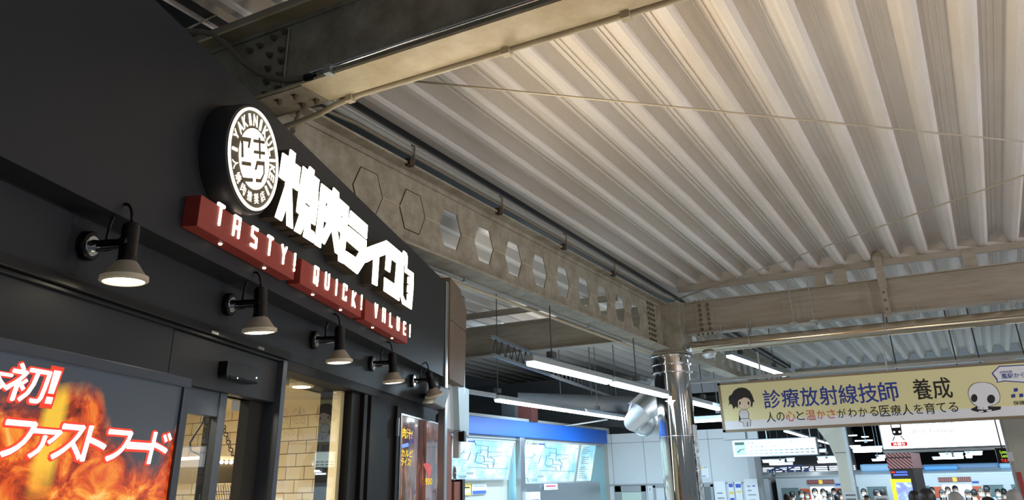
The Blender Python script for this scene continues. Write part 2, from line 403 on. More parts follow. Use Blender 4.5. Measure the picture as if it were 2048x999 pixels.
multi('sign_letter', 'tall lit white character with slanted strokes, next to the round emblem', [
    [[(566.6,305.2),(576.7,312.2),(570.5,361.3),(559.6,352.9)]],
    [[(581.8,298.2),(592.1,306.6),(584.6,373.2),(584.4,380),(586.2,457.1),(574.7,450.1),(574.7,411.5),(564.2,441.7),(551.5,433.3),(571.5,371.8),(577.5,327)]],
    [[(591.8,326.9),(601.9,334.7),(596.3,381.2),(586.2,373.6)]],
    [[(607.3,331.9),(617.4,341),(620.2,332.1),(629.3,340.3),(628.6,350.8),(639.2,359.6),(636.7,381.6),(637.2,384),(636.2,398),(637,403),(634.3,420.6),(634,426),(630.8,450.1),(621.7,443.8),(621.2,457.8),(629.6,464.1),(628.7,485.8),(607.6,472.5),(613,441.7),(602,468),(589.7,460.6),(600.6,428.3),(594.3,422.7),(596.7,399.6),(598.2,391),(599.6,369.5),(602,368),(603.8,355.7),(604.6,352)],
     [(611.1,402.4),(621.9,411.5),(621.7,416.7),(610.7,408)],
     [(604.8,357.2),(614.6,365.2),(613.4,376),(612.8,376),(613.8,365.8),(604.6,358.2)],
     [(625.6,375.2),(635.8,382.8),(635.6,384),(626,376.5),(624.8,387),(624.3,387)]]])
letter('sign_letter', 'lit white square character with two slanted inner strokes, second on the fascia', [
    [(643.9,366.5),(661.5,380.2),(665.8,384.6),(668,374.5),(678.4,384.6),(678.8,396.1),(698.4,413.5),(688.1,526.8),(678,521.4),(678,508.8),(671.4,504.3),(664.7,458.4),(649.7,488.1),(643.1,482.7),(642,495.3),(630.8,488.1),(631.2,486)],
    [(651.8,402.4),(657.1,407.3),(650.4,422.7)],
    [(647.6,440.3),(653.9,444.2),(660.6,434),(645.5,465.5)],
    [(681.6,426.9),(686.4,431.1),(684.7,450.1)],
    [(673.4,446),(676.2,458.4),(682.6,465.5),(680.2,494.9)]])
multi('sign_letter', 'lit white character of a flat bar above a hook, third on the fascia', [
    [[(702,420.5),(735.7,450.3),(733.9,477.3),(697.8,447)]],
    [[(697.5,452.1),(733.5,480.9),(731.7,522.3),(729.9,525),(715.5,547.6),(689.4,526.8),(693,501.6),(712.8,515.1),(720,502.5),(694.8,480.9)]]])
letter('sign_letter', 'lit white character shaped like a leaning T, between two angular ones', [
    [(733.6,494.9),(774.1,480.1),(771.9,508.5),(758.8,513.6),(754.9,571.5),(745.2,566.4),(748.1,517),(732.8,524.7)]])
letter('sign_letter', 'lit white angular open-sided character beside the thumb symbol', [
    [(775.8,482.1),(804.3,506),(799.1,601.3),(768.5,580.9),(769.7,554),(790.6,568.1),(794,525.5),(783.3,517),(780.4,544.3),(771.4,538.3)]])
t = letter('sign_letter', 'lit white outline of a raised thumb at the right end of the fascia lettering', [
    [(807.7,500.5),(813.6,506),(815.7,513.6),(814.5,536.6),(827.6,546),(826.9,579.1),(823.5,618.3),(806,607.2),(801.7,589.4),(805.1,509.4)],
    [(809.4,507.5),(811.7,513.5),(810.6,543.6),(823.4,553.2),(823.2,554.8),(816.7,552.6),(815.8,565.5),(822.6,570.6),(822.4,572.2),(816,569.4),(814.9,582.5),(821.8,588.6),(821.6,590.2),(815.5,587),(814.6,600),(821,605.4),(820.8,606.4),(810.2,599.6),(806,589.4),(807.4,540)]])
t['category'] = 'sign symbol'; t.name = 'thumb_symbol'

# round emblem
EC, EZ, ER = 2.995, 3.004, .2385; DE = 1.63
em = thing('round_emblem', F(EC, EZ-ER, DF), 'round lit emblem sign with lettering round its rim, above the red boxes', 'emblem sign')
o = MB(); o.lathe([(.243, 0), (.25, -.01), (.25, -.115), (.245, -.12)], F(EC, EZ, DE), -CN*-1, 48)
o = MB(); o.lathe([(.244, 0), (.25, .008), (.25, .12)], F(EC, EZ, DE), -CN, 56); o.build('drum', M_black, em, smooth='auto')
def disc2(r0, r1, n=64):
    out = [(EC+r1*math.cos(2*math.pi*k/n), EZ+r1*math.sin(2*math.pi*k/n)) for k in range(n)]
    return [out] if r0 == 0 else [out, [(EC+r0*math.cos(2*math.pi*k/n), EZ+r0*math.sin(2*math.pi*k/n)) for k in range(n-1, -1, -1)]]
qF = lambda u, v, w: F(u, v, w)
o = MB(); o.prism(disc2(0, .236), qF, DE-.003, DE); o.build('face_plate', mat('emblem_brown', srgb(84, 76, 60), .6), em)
o = MB(); o.prism(disc2(.221, .232), qF, DE-.010, DE-.002); o.build('rim_ring', M_emblem, em)
o = MB(); o.prism(disc2(0, .138), qF, DE-.008, DE-.002); o.build('centre_disc', M_emblem, em)
o = MB(); k1 = lambda X, Y: (430+X/8.327, 190+Y/8.327); k2 = lambda X, Y: (430+X/7.133, 300+Y/7.133)
bars = [[k1(398,682),k1(602,716),k1(570,882),k1(541,880),k1(556,782),k1(396,752)], [k1(436,760),k1(468,765),k2(405,105),k2(373,100)],
        [k1(640,730),k1(826,764),k1(826,815),k1(636,785)], [k1(724,706),k1(752,710),k2(650,128),k2(628,126)], [k2(555,0),k2(712,25),k2(710,70),k2(550,45)],
        [k2(380,155),k2(515,175),k2(510,230),k2(378,210)], [k2(592,150),k2(706,165),k2(706,335),k2(655,465),k2(580,455),k2(580,405),k2(648,410),k2(690,330),k2(688,222),k2(607,213),k2(590,285),k2(563,280)],
        [k2(372,386),k2(537,400),k2(537,455),k2(400,446)]]
for bpl in bars: o.prism([[fac(x, y, DE-.008) for x, y in bpl]], qF, DE-.0095, DE-.006)
o.build('crest_marks', M_crest, em)
def arc_text(chars, a0, a1, rad, w, h, inward, name):
    n = len(chars)
    for i, ch in enumerate(chars):
        if ch == ' ': continue
        a = R_(a0 + (a1-a0)*i/(n-1)); er = (math.cos(a), math.sin(a)); et = (math.sin(a), -math.cos(a))
        if inward: er2, et2 = (-er[0], -er[1]), (-et[0], -et[1])
        else: er2, et2 = er, et
        cx, cz = EC+er[0]*rad, EZ+er[1]*rad
        q = lambda u, v, t, cx=cx, cz=cz, er2=er2, et2=et2: F(cx+et2[0]*u+er2[0]*v, cz+et2[1]*u+er2[1]*v, t)
        ww = w*(.35 if ch in 'I!|一' else 1)
        if ch in 'I!一':
            mb = MB(); hh = h if ch != '一' else h*.9
            k = .0045 if ch == '!' else .0062
            mb.prism([[(-k,-hh/2),(k,-hh/2),(k,hh/2),(-k,hh/2)]], q, DE-.008, DE-.002)
            mb.build('rim_letter', M_emblem, em)
        else: text_part('rim_letter', ch, q, -ww/2, ww/2, -h/2, h/2, DE-.006, M_emblem, em, bold=.022 if ord(ch) < 256 else .006)
arc_text('YAKINIKU', 167, 50, .178, .036, .054, False, 'a')
arc_text('LIKE!!', 33, -33, .178, .034, .050, False, 'b')
arc_text('一人焼肉推奨店', 188, 309, 0.178, .042, .046, True, 'c')

# red boxes
G = {'T': [[(0,1),(1,1)],[(.5,1),(.5,0)]], 'A': [[(0,0),(0,1),(1,1),(1,0)],[(0,.45),(1,.45)]], 'S': [[(1,1),(0,1),(0,.55),(1,.45),(1,0),(0,0)]],
     'Y': [[(0,1),(.5,.5),(1,1)],[(.5,.5),(.5,0)]], '!': [[(.5,1),(.5,.3)],[(.5,.06),(.5,0)]], 'Q': [[(0,0),(0,1),(1,1),(1,.15),(.85,0),(0,0)],[(.6,.35),(.95,-.1)]],
     'U': [[(0,1),(0,.15),(.2,0),(.8,0),(1,.15),(1,1)]], 'I': [[(.5,1),(.5,0)]], 'C': [[(1,.75),(1,1),(0,1),(0,0),(1,0),(1,.2)]], 'K': [[(0,1),(0,0)],[(1,1),(.1,.5),(1,0)]],
     'V': [[(0,1),(.5,0),(1,1)]], 'L': [[(0,1),(0,0),(1,0)]], 'E': [[(1,1),(0,1),(0,0),(1,0)],[(0,.5),(.85,.5)]]}
def stroke_letters(word, pxs, parent, d, h, w, th, mat_):
    for ch, (px, py) in zip(word, pxs):
        s, z = fac(px, py, d); a = MB()
        for pl in G[ch]:
            P = [(s+(x-.5)*w, z+(y-.5)*h) for x, y in pl]
            for (x0, y0), (x1, y1) in zip(P, P[1:]):
                L = math.hypot(x1-x0, y1-y0) or 1e-6; ux, uy = (x1-x0)/L*th/2, (y1-y0)/L*th/2; nx, ny = -uy, ux
                pts = [(x0-ux*.4+nx, y0-uy*.4+ny), (x0-ux-0+nx*.4, y0-uy+ny*.4), (x0-ux-nx*.4, y0-uy-ny*.4), (x0-ux*.4-nx, y0-uy*.4-ny),
                       (x1+ux*.4-nx, y1+uy*.4-ny), (x1+ux-nx*.4, y1+uy-ny*.4), (x1+ux+nx*.4, y1+uy+ny*.4), (x1+ux*.4+nx, y1+uy*.4+ny)]
                a.prism([pts], qF, d-.004, d+.002)
        a.build('letter', mat_, parent)
DR = 1.68
for word, s0, s1, pxs, lab in [
    ('TASTY!', 2.709, 3.632, [(440,429),(473,453),(508,474),(539,491),(567,509),(588.8,524)], 'longest red lightbox under the round emblem, with six white characters'),
    ('QUICK!', 3.708, 4.642, [(632,550),(654,562),(672.5,574),(689.5,584),(707.5,598),(722.7,604)], 'middle red lightbox of the three under the white lettering'),
    ('VALUE!', 4.711, 5.668, [(752,621),(767.5,630),(781.7,640),(796,647),(809,656),(819.6,661)], 'red lightbox at the right end, below the thumb symbol')]:
    t = thing('red_sign_box', F((s0+s1)/2, 2.607, DF), lab, 'sign box', 'red sign boxes along the fascia')
    o = MB(); o.fbox(s0, s1, 2.607, 2.738, DR, DF); o.build('box', M_red, t, bevel=.003)
    stroke_letters(word, pxs, t, DR, .082, .046, .0145, M_lred)
    for f in (.27, .72):
        o = MB(); o.lathe([(.009, 0), (.007, .006)], F(s0+(s1-s0)*f, 2.607, DR+.035), -ZU, 10); o.build('drain_light', glow('dot_light', (1, .8, .6, 1), 4) if 'dot_light' not in bpy.data.materials else bpy.data.materials['dot_light'], t)

# ------------------------------------------------------------------ spot lamps
def spot(s, label, tilt=(0, 0), yawd=0):
    z = 2.435; o0 = F(s, z, DL)
    t = thing('wall_spotlight', o0, label, 'spotlight', 'spotlights in a row under the fascia')
    a = MB(); a.lathe([(.050, 0), (.052, .004), (.052, .022), (.047, .028)], o0, CN, 28); bpl = a.build('base_plate', M_jet, t, smooth='auto')
    a = MB(); a.lathe([(.036, 0), (.034, .002)], o0+CN*.028, CN, 24); a.lathe([(.012, 0), (.012, .02)], o0+CN*.028, CN, 12); a.build('base_cover', M_chrome, bpl, smooth='auto')
    B = o0 + CN*.165
    a = MB(); a.tube([o0+CN*.028+ZU*.006, o0+CN*.05+ZU*.006, B+ZU*.006], [.016, .0125, .0125], 12); a.build('arm', M_jet, t, smooth='auto')
    a = MB(); a.tube([o0+CN*.03-ZU*.014, o0+CN*.06-ZU*.018, o0+CN*.10-ZU*.016, B-ZU*.012], [.007, .0085, .006, .007], 8); a.build('clamp_screw', M_chrome, t, smooth='auto')
    ax = (-ZU + CD*tilt[0] + CN*tilt[1]).normalized()
    top = B - ax*.072
    a = MB(); a.lathe([(.020, 0), (.027, .006), (.030, .02), (.030, .118), (.033, .123), (.033, .138)], top, ax, 24); sk = a.build('socket', M_jet, t, smooth='auto')
    a = MB(); a.lathe([(.013, -.006), (.013, .068), (.009, .07)], B - CD*.035, CD, 12); a.build('knob', M_jet, sk, smooth='auto')
    a = MB(); a.lathe([(.033, .138), (.040, .146), (.056, .170), (.068, .186), (.070, .190)], top, ax, 32); shd = a.build('lamp_shade', M_shade, t, smooth='auto')
    a = MB(); a.lathe([(.070, .188), (.077, .190), (.078, .204), (.068, .209), (.066, .206)], top, ax, 32); a.build('lamp_rim', M_rim, shd, smooth='auto')
    a = MB(); a.lathe([(.065, .2065), (.045, .211), (.001, .213)], top, ax, 32); a.build('lens', M_lamp, shd, smooth='auto')
    P0 = o0 + CN*.075 + ZU*.016; P3 = top + ZU*.004
    pts = []
    for i in range(13):
        u = i/12; p = P0*(1-u)**3 + (P0+ZU*.15)*3*u*(1-u)**2 + (P3+ZU*.11-CN*.01)*3*u*u*(1-u) + P3*u**3; pts.append(p)
    a = MB(); a.tube(pts, .0055, 8); a.build('cable', M_jet, t, smooth=True)
    l = bpy.data.lights.new('spot_light', 'SPOT'); l.energy = 26; l.color = (1, .84, .58); l.spot_size = R_(85); l.spot_blend = .6; l.shadow_soft_size = .05
    lo = bpy.data.objects.new('spot_light', l); COL.objects.link(lo); lo.parent = t
    lo.location = top + ax*.225 - t.location; lo.rotation_euler = ax.to_track_quat('-Z', 'Y').to_euler()
    return t
spot(2.352, 'black wall spotlight left of the red boxes, nearest one, above the menu lightbox', (.02, .03))
spot(3.353, 'second black wall spotlight from the left, above the black door sensor', (.10, .03))
spot(4.372, 'middle black wall spotlight of the five, above the shop window', (.05, .03))
spot(5.408, 'fourth black wall spotlight from the left, above the dark wall beside the window', (.10, .05))
spot(6.46, 'black wall spotlight at the far right end, tilted, beside the grey speaker', (.30, .20))

# door sensor
t = thing('door_sensor', F(3.5, 2.105, DL), 'flat black door sensor box on the header above the sliding door', 'sensor')
o = MB(); o.prism([[(3.345,2.118),(3.36,2.105),(3.63,2.105),(3.655,2.12),(3.655,2.178),(3.345,2.178)]], qF, 1.825, DL); o.build('housing', M_jet, t, bevel=.004)
o = MB(); o.fbox(3.37, 3.64, 2.106, 2.117, 1.822, 1.827); o.build('lens_strip', mat('sensor_lens', srgb(10,10,12), .08), t)
o = MB(); o.lathe([(.004, 0), (.003, .003)], F(3.63, 2.135, 1.825), CN, 8); o.lathe([(.003, 0), (.002, .003)], F(3.44, 2.112, 1.822), CN, 8); o.build('indicator', glow('led_white', (.9,.95,1,1), 3), t)

# menu light box
picture = bpy.data.materials.new('grill_picture'); picture.use_nodes = True; nt = picture.node_tree; b = nt.nodes['Principled BSDF']
N = nt.nodes.new; Lk = nt.links.new
tc = N('ShaderNodeTexCoord'); sp = N('ShaderNodeSeparateXYZ'); Lk(tc.outputs['UV'], sp.inputs[0])
n1 = N('ShaderNodeTexNoise'); n1.inputs['Scale'].default_value = 8.5; n1.inputs['Detail'].default_value = 8; n1.inputs['Roughness'].default_value = .62; n1.inputs['Distortion'].default_value = .8; Lk(tc.outputs['UV'], n1.inputs['Vector'])
fire = N('ShaderNodeValToRGB'); e = fire.color_ramp.elements; e[0].position = .34; e[0].color = srgb(62, 14, 6); e[1].position = .72; e[1].color = srgb(255, 232, 140)
for p_, c_ in ((.43, srgb(150, 40, 8)), (.51, srgb(222, 84, 16)), (.60, srgb(246, 150, 44))): k = e.new(p_); k.color = c_
Lk(n1.outputs['Fac'], fire.inputs['Fac'])
n2 = N('ShaderNodeTexNoise'); n2.inputs['Scale'].default_value = 9.0; n2.inputs['Detail'].default_value = 3; Lk(tc.outputs['UV'], n2.inputs['Vector'])
def math_(op, a, b_=None):
    m = N('ShaderNodeMath'); m.operation = op
    for i, v in enumerate((a, b_)):
        if v is None: continue
        if isinstance(v, (int, float)): m.inputs[i].default_value = v
        else: Lk(v, m.inputs[i])
    return m.outputs[0]
# outline of the flames along the picture
fc = N('ShaderNodeFloatCurve'); Lk(math_('DIVIDE', sp.outputs[0], 1.2), fc.inputs['Value']); cv = fc.mapping.curves[0]
prof = [fac(x, y, 1.612) for x, y in [(0,800),(60,805),(105,790),(150,772),(192,785),(214,855),(250,905),(300,935),(330,905),(352,855),(362,835)]]
pts_ = [((s_-1.3)/1.3/1.2, (z_-.5-.9)/.7) for s_, z_ in prof]
cv.points[0].location = (0, pts_[0][1]); cv.points[1].location = (1, pts_[-1][1])
for p_ in pts_: cv.points.new(*p_)
fc.mapping.update()
edge = math_('ADD', math_('ADD', math_('MULTIPLY', fc.outputs[0], .7), .9), math_('MULTIPLY', math_('SUBTRACT', n2.outputs['Fac'], .5), .10))
msk = N('ShaderNodeMapRange'); msk.inputs['From Min'].default_value = -.02; msk.inputs['From Max'].default_value = .045; Lk(math_('SUBTRACT', edge, sp.outputs[1]), msk.inputs['Value'])
mx = N('ShaderNodeMix'); mx.data_type = 'RGBA'; Lk(msk.outputs[0], mx.inputs[0]); mx.inputs[6].default_value = srgb(58, 64, 72); Lk(fire.outputs['Color'], mx.inputs[7])
s_j = (fac(108, 830, 1.612)[0]-1.3)/1.3
jet = N('ShaderNodeMapRange'); jet.inputs['From Min'].default_value = .045; jet.inputs['From Max'].default_value = .02; Lk(math_('ABSOLUTE', math_('SUBTRACT', sp.outputs[0], s_j)), jet.inputs['Value'])
low = N('ShaderNodeMapRange'); low.inputs['From Min'].default_value = 1.12; low.inputs['From Max'].default_value = 1.22; Lk(sp.outputs[1], low.inputs['Value'])
jm = math_('MULTIPLY', math_('MULTIPLY', math_('MULTIPLY', jet.outputs[0], msk.outputs[0]), low.outputs[0]), .85)
mx2 = N('ShaderNodeMix'); mx2.data_type = 'RGBA'; Lk(jm, mx2.inputs[0]); Lk(mx.outputs[2], mx2.inputs[6]); mx2.inputs[7].default_value = srgb(252, 206, 60)
Lk(mx2.outputs[2], b.inputs['Emission Color']); b.inputs['Emission Strength'].default_value = 1.05; b.inputs['Base Color'].default_value = (.01, .01, .01, 1); b.inputs['Roughness'].default_value = .25
DB = 1.60; LS0, LS1 = .9, 2.690
lb = thing('menu_lightbox', F((LS0+LS1)/2, FLOOR, DB+.08), 'large backlit menu board with flames and white text beside the door', 'lightbox')
o = MB(); o.fbox(LS0, LS1, FLOOR, 2.017, DB+.02, DB+.16); o.build('case', M_slate, lb, bevel=.004)
o = MB(); o.fbox(LS0, LS1, 1.985, 2.017, DB, DB+.02); o.fbox(LS1-.04, LS1, FLOOR, 1.985, DB, DB+.02); o.fbox(LS0, LS0+.04, FLOOR, 1.985, DB, DB+.02); o.build('frame', M_slate, lb, bevel=.004)
o = MB(); o.fbox(LS0+.04, LS1-.04, FLOOR+.05, 1.985, DB+.012, DB+.018); po = o.build('picture', picture, lb)
uv = po.data.uv_layers.new(name='UVMap')
for poly in po.data.polygons:
    for li in poly.loop_indices:
        w = po.data.vertices[po.data.loops[li].vertex_index].co + lb.location; uv.data[li].uv = ((w.dot(CD)-1.3)/1.3, w.z-.5)
M_ptext = glow('picture_text', (1, 1, 1, 1), 1.05); M_pout = glow('picture_outline', srgb(214, 52, 28), .9)
def menu_line(txt, cells, name):
    for ch, (xl, xr, yt_l, yb_l) in zip(txt, cells):
        s0, z1 = fac(xl, yt_l, DB+.012); s1, z0 = fac(xr, yb_l, DB+.012)
        sh = .16
        w = s1-s0 - sh*(z1-z0)
        if ch == '!':
            for g, dd, mm_, nm in ((.012, DB+.010, M_pout, 'letter_outline'), (0, DB+.006, M_ptext, 'letter')):
                h = z1-z0; o = MB(); K = lambda u, v: (s0+u+sh*v, z0+v)
                for u0, u1, v0, v1, tp in ((.006, .034, .30*h, h, .004), (.009, .033, 0, .2*h, 0)): o.prism([[K(u0+tp-g, v0-g), K(u1-tp+g, v0-g), K(u1+g, v1+g), K(u0-g, v1+g)]], qF, dd-.001, dd+.001)
                o.build(nm, mm_, lb)
            continue
        text_part('letter_outline', ch, qF, s0, s0+w, z0, z1, DB+.010, M_pout, lb, bold=.07, shear=sh)
        text_part('letter', ch, qF, s0, s0+w, z0, z1, DB+.006, M_ptext, lb, bold=.020, shear=sh)
menu_line('本初!', [(-58,17,722,790),(18,88,722,808),(95,118,738,810)], 'a')
menu_line('ファストフード', [(2,58,838,914),(58,111,856,916),(110,163,846,919),(169,207,851,922),(210,254,858,922),(252,297,884,898),(300,334,863,927)], 'b')

# ------------------------------------------------------------------ steelwork
GZ = 3.65                 # underside of the castellated girder
GX = -4.2
def castellated(name, y0, y1, label, filled=(), first=5.071, n=11, holes=True):
    t = thing(name, (GX, y0, GZ), label, 'girder', None, 'thing')
    a = MB(); a.box(GX-.14, GX+.14, y0, y1, GZ, GZ+.022); a.build('lower_flange', M_girder, t)
    a = MB(); a.box(GX-.14, GX+.14, y0, y1, GZ+.768, GZ+.79); a.build('upper_flange', M_girder, t)
    P = .6745; zc = 4.04; z0, z1 = GZ+.02, GZ+.77; w = MB(); q = lambda u, v, k: Vector((k, u, v))
    ys = [first + P*i for i in range(n)]
    hexa = lambda c: [(c-.207, zc), (c-.115, zc-.195), (c+.115, zc-.195), (c+.207, zc), (c+.115, zc+.195), (c-.115, zc+.195)]
    a0 = y0
    for i, c in enumerate(ys):
        b0 = c + P/2 if i < n-1 else y1
        outer = [(a0, z0), (b0, z0), (b0, z1), (a0, z1)]
        loops = [outer] if i in filled else [outer, hexa(c)]
        w.prism(loops, q, GX-.006, GX+.006); a0 = b0
    w.build('web', M_girder, t)
    # weld seams between the openings and the fillets of the rolled section
    for c0, c1 in zip(ys[:-1], ys[1:]):
        ms = MB(); ms.bar((GX+.008, c0+.207, zc), (GX+.008, c1-.207, zc), .012, .010); ms.build('weld_seam', M_pipe, t)
    ms = MB()
    ms.bar((GX+.008, ys[-1]+.207, zc), (GX+.008, ys[-1]+.36, zc), .012, .010)
    ms.build('weld_seam', M_pipe, t)
    fl = MB(); fl.bar((GX+.012, y0, GZ+.745), (GX+.012, y1, GZ+.745), .03, .05); fl.bar((GX+.012, y0, GZ+.036), (GX+.012, y1, GZ+.036), .02, .03); fl.build('fillet', M_girder, t)
    for i in filled:
        c = ys[i]; pm = MB(); h = hexa(c)
        pm.prism([h], q, GX+.006, GX+.011); pm.build('cover_plate', M_girder, t)
        lm = MB(); hh = h + [h[0]]
        for p, r in zip(hh[:-1], hh[1:]): lm.bar((GX+.010, p[0], p[1]), (GX+.010, r[0], r[1]), .008, .006)
        lm.build('plate_joint', M_rust, t)
    return t
ga = castellated('castellated_girder', 2.98, 13.15, 'weathered girder with hexagonal openings running from the shop to the steel column', filled=(0, 1))
# rusty bolts and box end at the column
for i in range(8):
    for j in range(3):
        bm_ = MB(); bm_.lathe([(.028, 0), (.028, .02), (.016, .022), (.016, .034)], (GX+.006, 12.42+.13*j, 3.75+.085*i), (1,0,0), 6); bm_.build('bolt', M_bolt, ga)
cb = thing('column_head', (GX+.05, 13.4, GZ), 'boxed beige steel head on top of the polished column where the girders meet', 'girder joint', None, 'thing')
o = MB(); o.box(GX-.2, GX+.33, 13.1, 13.75, GZ-.03, GZ+.80); o.build('box', M_girder, cb, bevel=.008)
o = MB(); o.box(GX-.22, GX+.36, 13.08, 13.78, GZ-.055, GZ-.028); o.build('base_plate', M_girder, cb)
castellated('castellated_girder', 13.85, 25, 'beige girder with hexagonal openings continuing beyond the steel column, above the yellow sign', first=14.4, n=15)

def i_beam(name, x0, x1, y, z0, z1, fw, label, mw, mf):
    t = thing(name, ((x0+x1)/2, y, z0), label, 'beam', None, 'thing')
    a = MB(); a.box(x0, x1, y-.006, y+.006, z0+.012, z1-.012); a.build('web', mw, t)
    a = MB(); a.box(x0, x1, y-fw/2, y+fw/2, z0, z0+.016); a.build('lower_flange', mf, t)
    a = MB(); a.box(x0, x1, y-fw/2, y+fw/2, z1-.016, z1); a.build('upper_flange', mf, t)
    a = MB(); a.bar((x0, y-.010, z1-.03), (x1, y-.010, z1-.03), .02, .03); a.bar((x0, y-.010, z0+.03), (x1, y-.010, z0+.03), .02, .03); a.build('fillet', mw, t)
    return t
# near cross beam over the passage
gb = i_beam('cross_beam', -4.7, 3.2, 2.845, GZ, 4.20, .235, 'near beige beam crossing above the shop sign, lit warm from below', M_girder, M_girder_lit)
sp = MB(); sp.box(-3.55, -3.02, 2.832, 2.839, 3.70, 4.14); sp.build('splice_plate', M_girder, gb)
k = 0
for x, z in [(-3.30,4.07),(-3.22,4.08),(-3.11,4.10),(-3.03,4.12),(-3.13,3.99),(-3.04,4.00),(-3.13,3.90),(-3.03,3.92),(-3.13,3.81),(-3.03,3.83),(-3.13,3.73),(-3.03,3.74)]:
    b = MB(); b.lathe([(.022, 0), (.022, .006), (.017, .006), (.017, .022), (.009, .023), (.009, .034)], (x, 2.832, z), (0,-1,0), 6); b.build('bolt', M_bolt, gb)
for x, y in [(-2.98,2.80),(-2.90,2.90),(-2.80,2.90),(-2.86,2.80)]:
    b = MB(); b.lathe([(.020, 0), (.020, .005), (.016, .005), (.016, .02), (.008, .021), (.008, .03)], (x, y, GZ-.008), (0,0,-1), 6); b.build('bolt', M_bolt, gb)
sp = MB(); sp.box(-3.55, -2.76, 2.735, 2.955, GZ-.008, GZ-.001); sp.build('splice_plate', M_girder, gb)
sp = MB(); sp.tube([(-3.0, 2.832, 3.70), (-3.0, 2.832, 4.14)], .006, 6); sp.build('weld_seam', M_pipe, gb)
# right cross beam
rb = i_beam('cross_beam', GX+.33, 9.0, 13.5, 3.92, 4.475, .24, 'long taupe beam to the right of the column, behind the stainless pipe', M_beam, M_beam)
for xx in (-3.60, -3.46):
    for i in range(6):
        b = MB(); b.lathe([(.032, 0), (.032, .008), (.024, .008), (.024, .026)], (xx, 13.482, 4.0+.082*i), (0,-1,0), 6); b.build('bolt', M_bolt, rb)
o = MB(); o.box(-3.70, -3.36, 13.483, 13.492, 3.95, 4.44); o.build('splice_plate', M_beam, rb)
o = MB()
for i in range(5): o.lathe([(.026, 0), (.026, .02)], (-3.66+.075*i, 13.44, 4.475), (0,0,1), 6)
for i in range(5): o.lathe([(.024, 0), (.024, .02), (.012, .03)], (-3.66+.08*i, 13.44, 3.92), (0,0,-1), 6)
o.build('flange_bolts', M_bolt, rb)
# left cross beam beyond the girder
i_beam('cross_beam', -9.5, GX-.16, 13.36, 3.90, 4.475, .24, 'grey beam left of the hexagon girder, above the hanging tube lights', M_beam, M_beam)
# purlins under the roof
def purlin(x0, x1, y, z1, label, h=.085, clips=()):
    t = thing('purlin', ((x0+x1)/2, y, z1-h), label, 'purlin', None, 'thing')
    a = MB(); a.box(x0, x1, y-.004, y+.004, z1-h, z1); a.box(x0, x1, y, y+.06, z1-.008, z1); a.box(x0, x1, y, y+.06, z1-h, z1-h+.008); a.build('channel', M_beam, t)
    for x in clips:
        a = MB(); a.box(x-.09, x+.09, y-.012, y-.004, 4.475, z1-.02)
        for s in (-.035, .035): a.lathe([(.02, 0), (.02, .012)], (x+s, y-.012, z1-.045), (0,-1,0), 8)
        a.build('cleat', M_beam, t)
    return t
purlin(-3.95, 9.0, 13.42, 4.775, 'light taupe purlin carrying the roof sheets above the right-hand beam', .10, (-1.55, .62))
o = MB(); o.box(-3.95, 9.0, 13.47, 13.485, 4.72, 4.945); t = o.build('eaves_filler', M_deck); tag(t, 'grey filler closing the roof ribs above the right-hand purlin', 'closure strip', None, 'thing')
purlin(-9.3, -5.0, 13.2, 4.74, 'grey purlin left of the hexagon girder, above the grey beam', .11)
purlin(-5.5, 3.5, 3.45, 4.93, 'dim purlin close under the roof above the near beam, upper of the pair', .10)
purlin(-5.5, 3.5, 3.32, 4.78, 'dim purlin just above the near beam, lower of the pair', .10)
purlin(-4.0, 9.0, 24.8, 4.53, 'grey purlin at the far end of the roof above the yellow sign', .16)
# vertical strap on the right beam
t = thing('strap_hanger', (-.65, 13.36, 3.88), 'taupe steel strap hanging over the right-hand beam with a bolted lower half', 'bracket')
o = MB(); o.box(-.70, -.58, 13.35, 13.37, 4.30, 4.88); o.build('upper_strap', M_beam, t); o = MB(); o.box(-.69, -.60, 13.335, 13.352, 3.86, 4.32)
o.build('lower_strap', M_beam, t)
for z in (3.98, 4.12, 4.24):
    o = MB(); o.lathe([(.02, 0), (.018, .016)], (-.645, 13.335, z), (0,-1,0), 6); o.build('bolt', M_bolt, t)
o = MB(); o.box(-1.33, -1.13, 13.34, 13.36, 4.44, 4.70); t = o.build('cleat_plate', M_beam); tag(t, 'plain square plate standing on the right-hand beam left of the strap', 'bracket', None, 'thing')
# trapeze hanger with two threaded rods
t = thing('trapeze_hanger', (-1.9, 13.25, 3.82), 'pair of thin threaded rods carrying a small galvanised channel by the right-hand beam', 'hanger')
for x in (-2.05, -1.74):
    o = MB(); o.tube([(x, 13.33, 4.56), (x, 13.33, 3.84)], .008, 6); o.build('rod', M_galv, t)
    o = MB(); o.box(x-.03, x+.03, 13.10, 13.36, 3.86, 3.885); o.box(x-.05, x+.05, 13.30, 13.35, 3.84, 3.93); o.build('clamp', M_galv, t)
o = MB(); o.box(-2.08, -1.70, 13.16, 13.24, 3.83, 3.875); o.build('channel', M_galv, t)
# small beam clamps
for i, (x, lab) in enumerate([(-2.78, 'galvanised beam clamp near the left end of the right-hand beam'), (-.25, 'galvanised beam clamp just right of the taupe strap'), (1.0, 'galvanised beam clamp at the right edge of the right-hand beam'), (-3.28, 'galvanised angle bracket by the bolted splice of the right-hand beam')]):
    t = thing('beam_clamp', (x, 13.4, 3.84), lab, 'clamp', 'beam clamps on the right-hand beam')
    o = MB(); o.box(x-.05, x+.05, 13.33, 13.42, 3.895, 3.918); o.box(x-.03, x+.03, 13.34, 13.38, 3.80, 3.90); o.build('jaw', M_galv, t)
    o = MB()
    for s in (-.03, .03): o.tube([(x+s, 13.36, 3.84), (x+s, 13.36, 4.02)], .007, 6)
    o.build('u_bolt', M_galv, t)
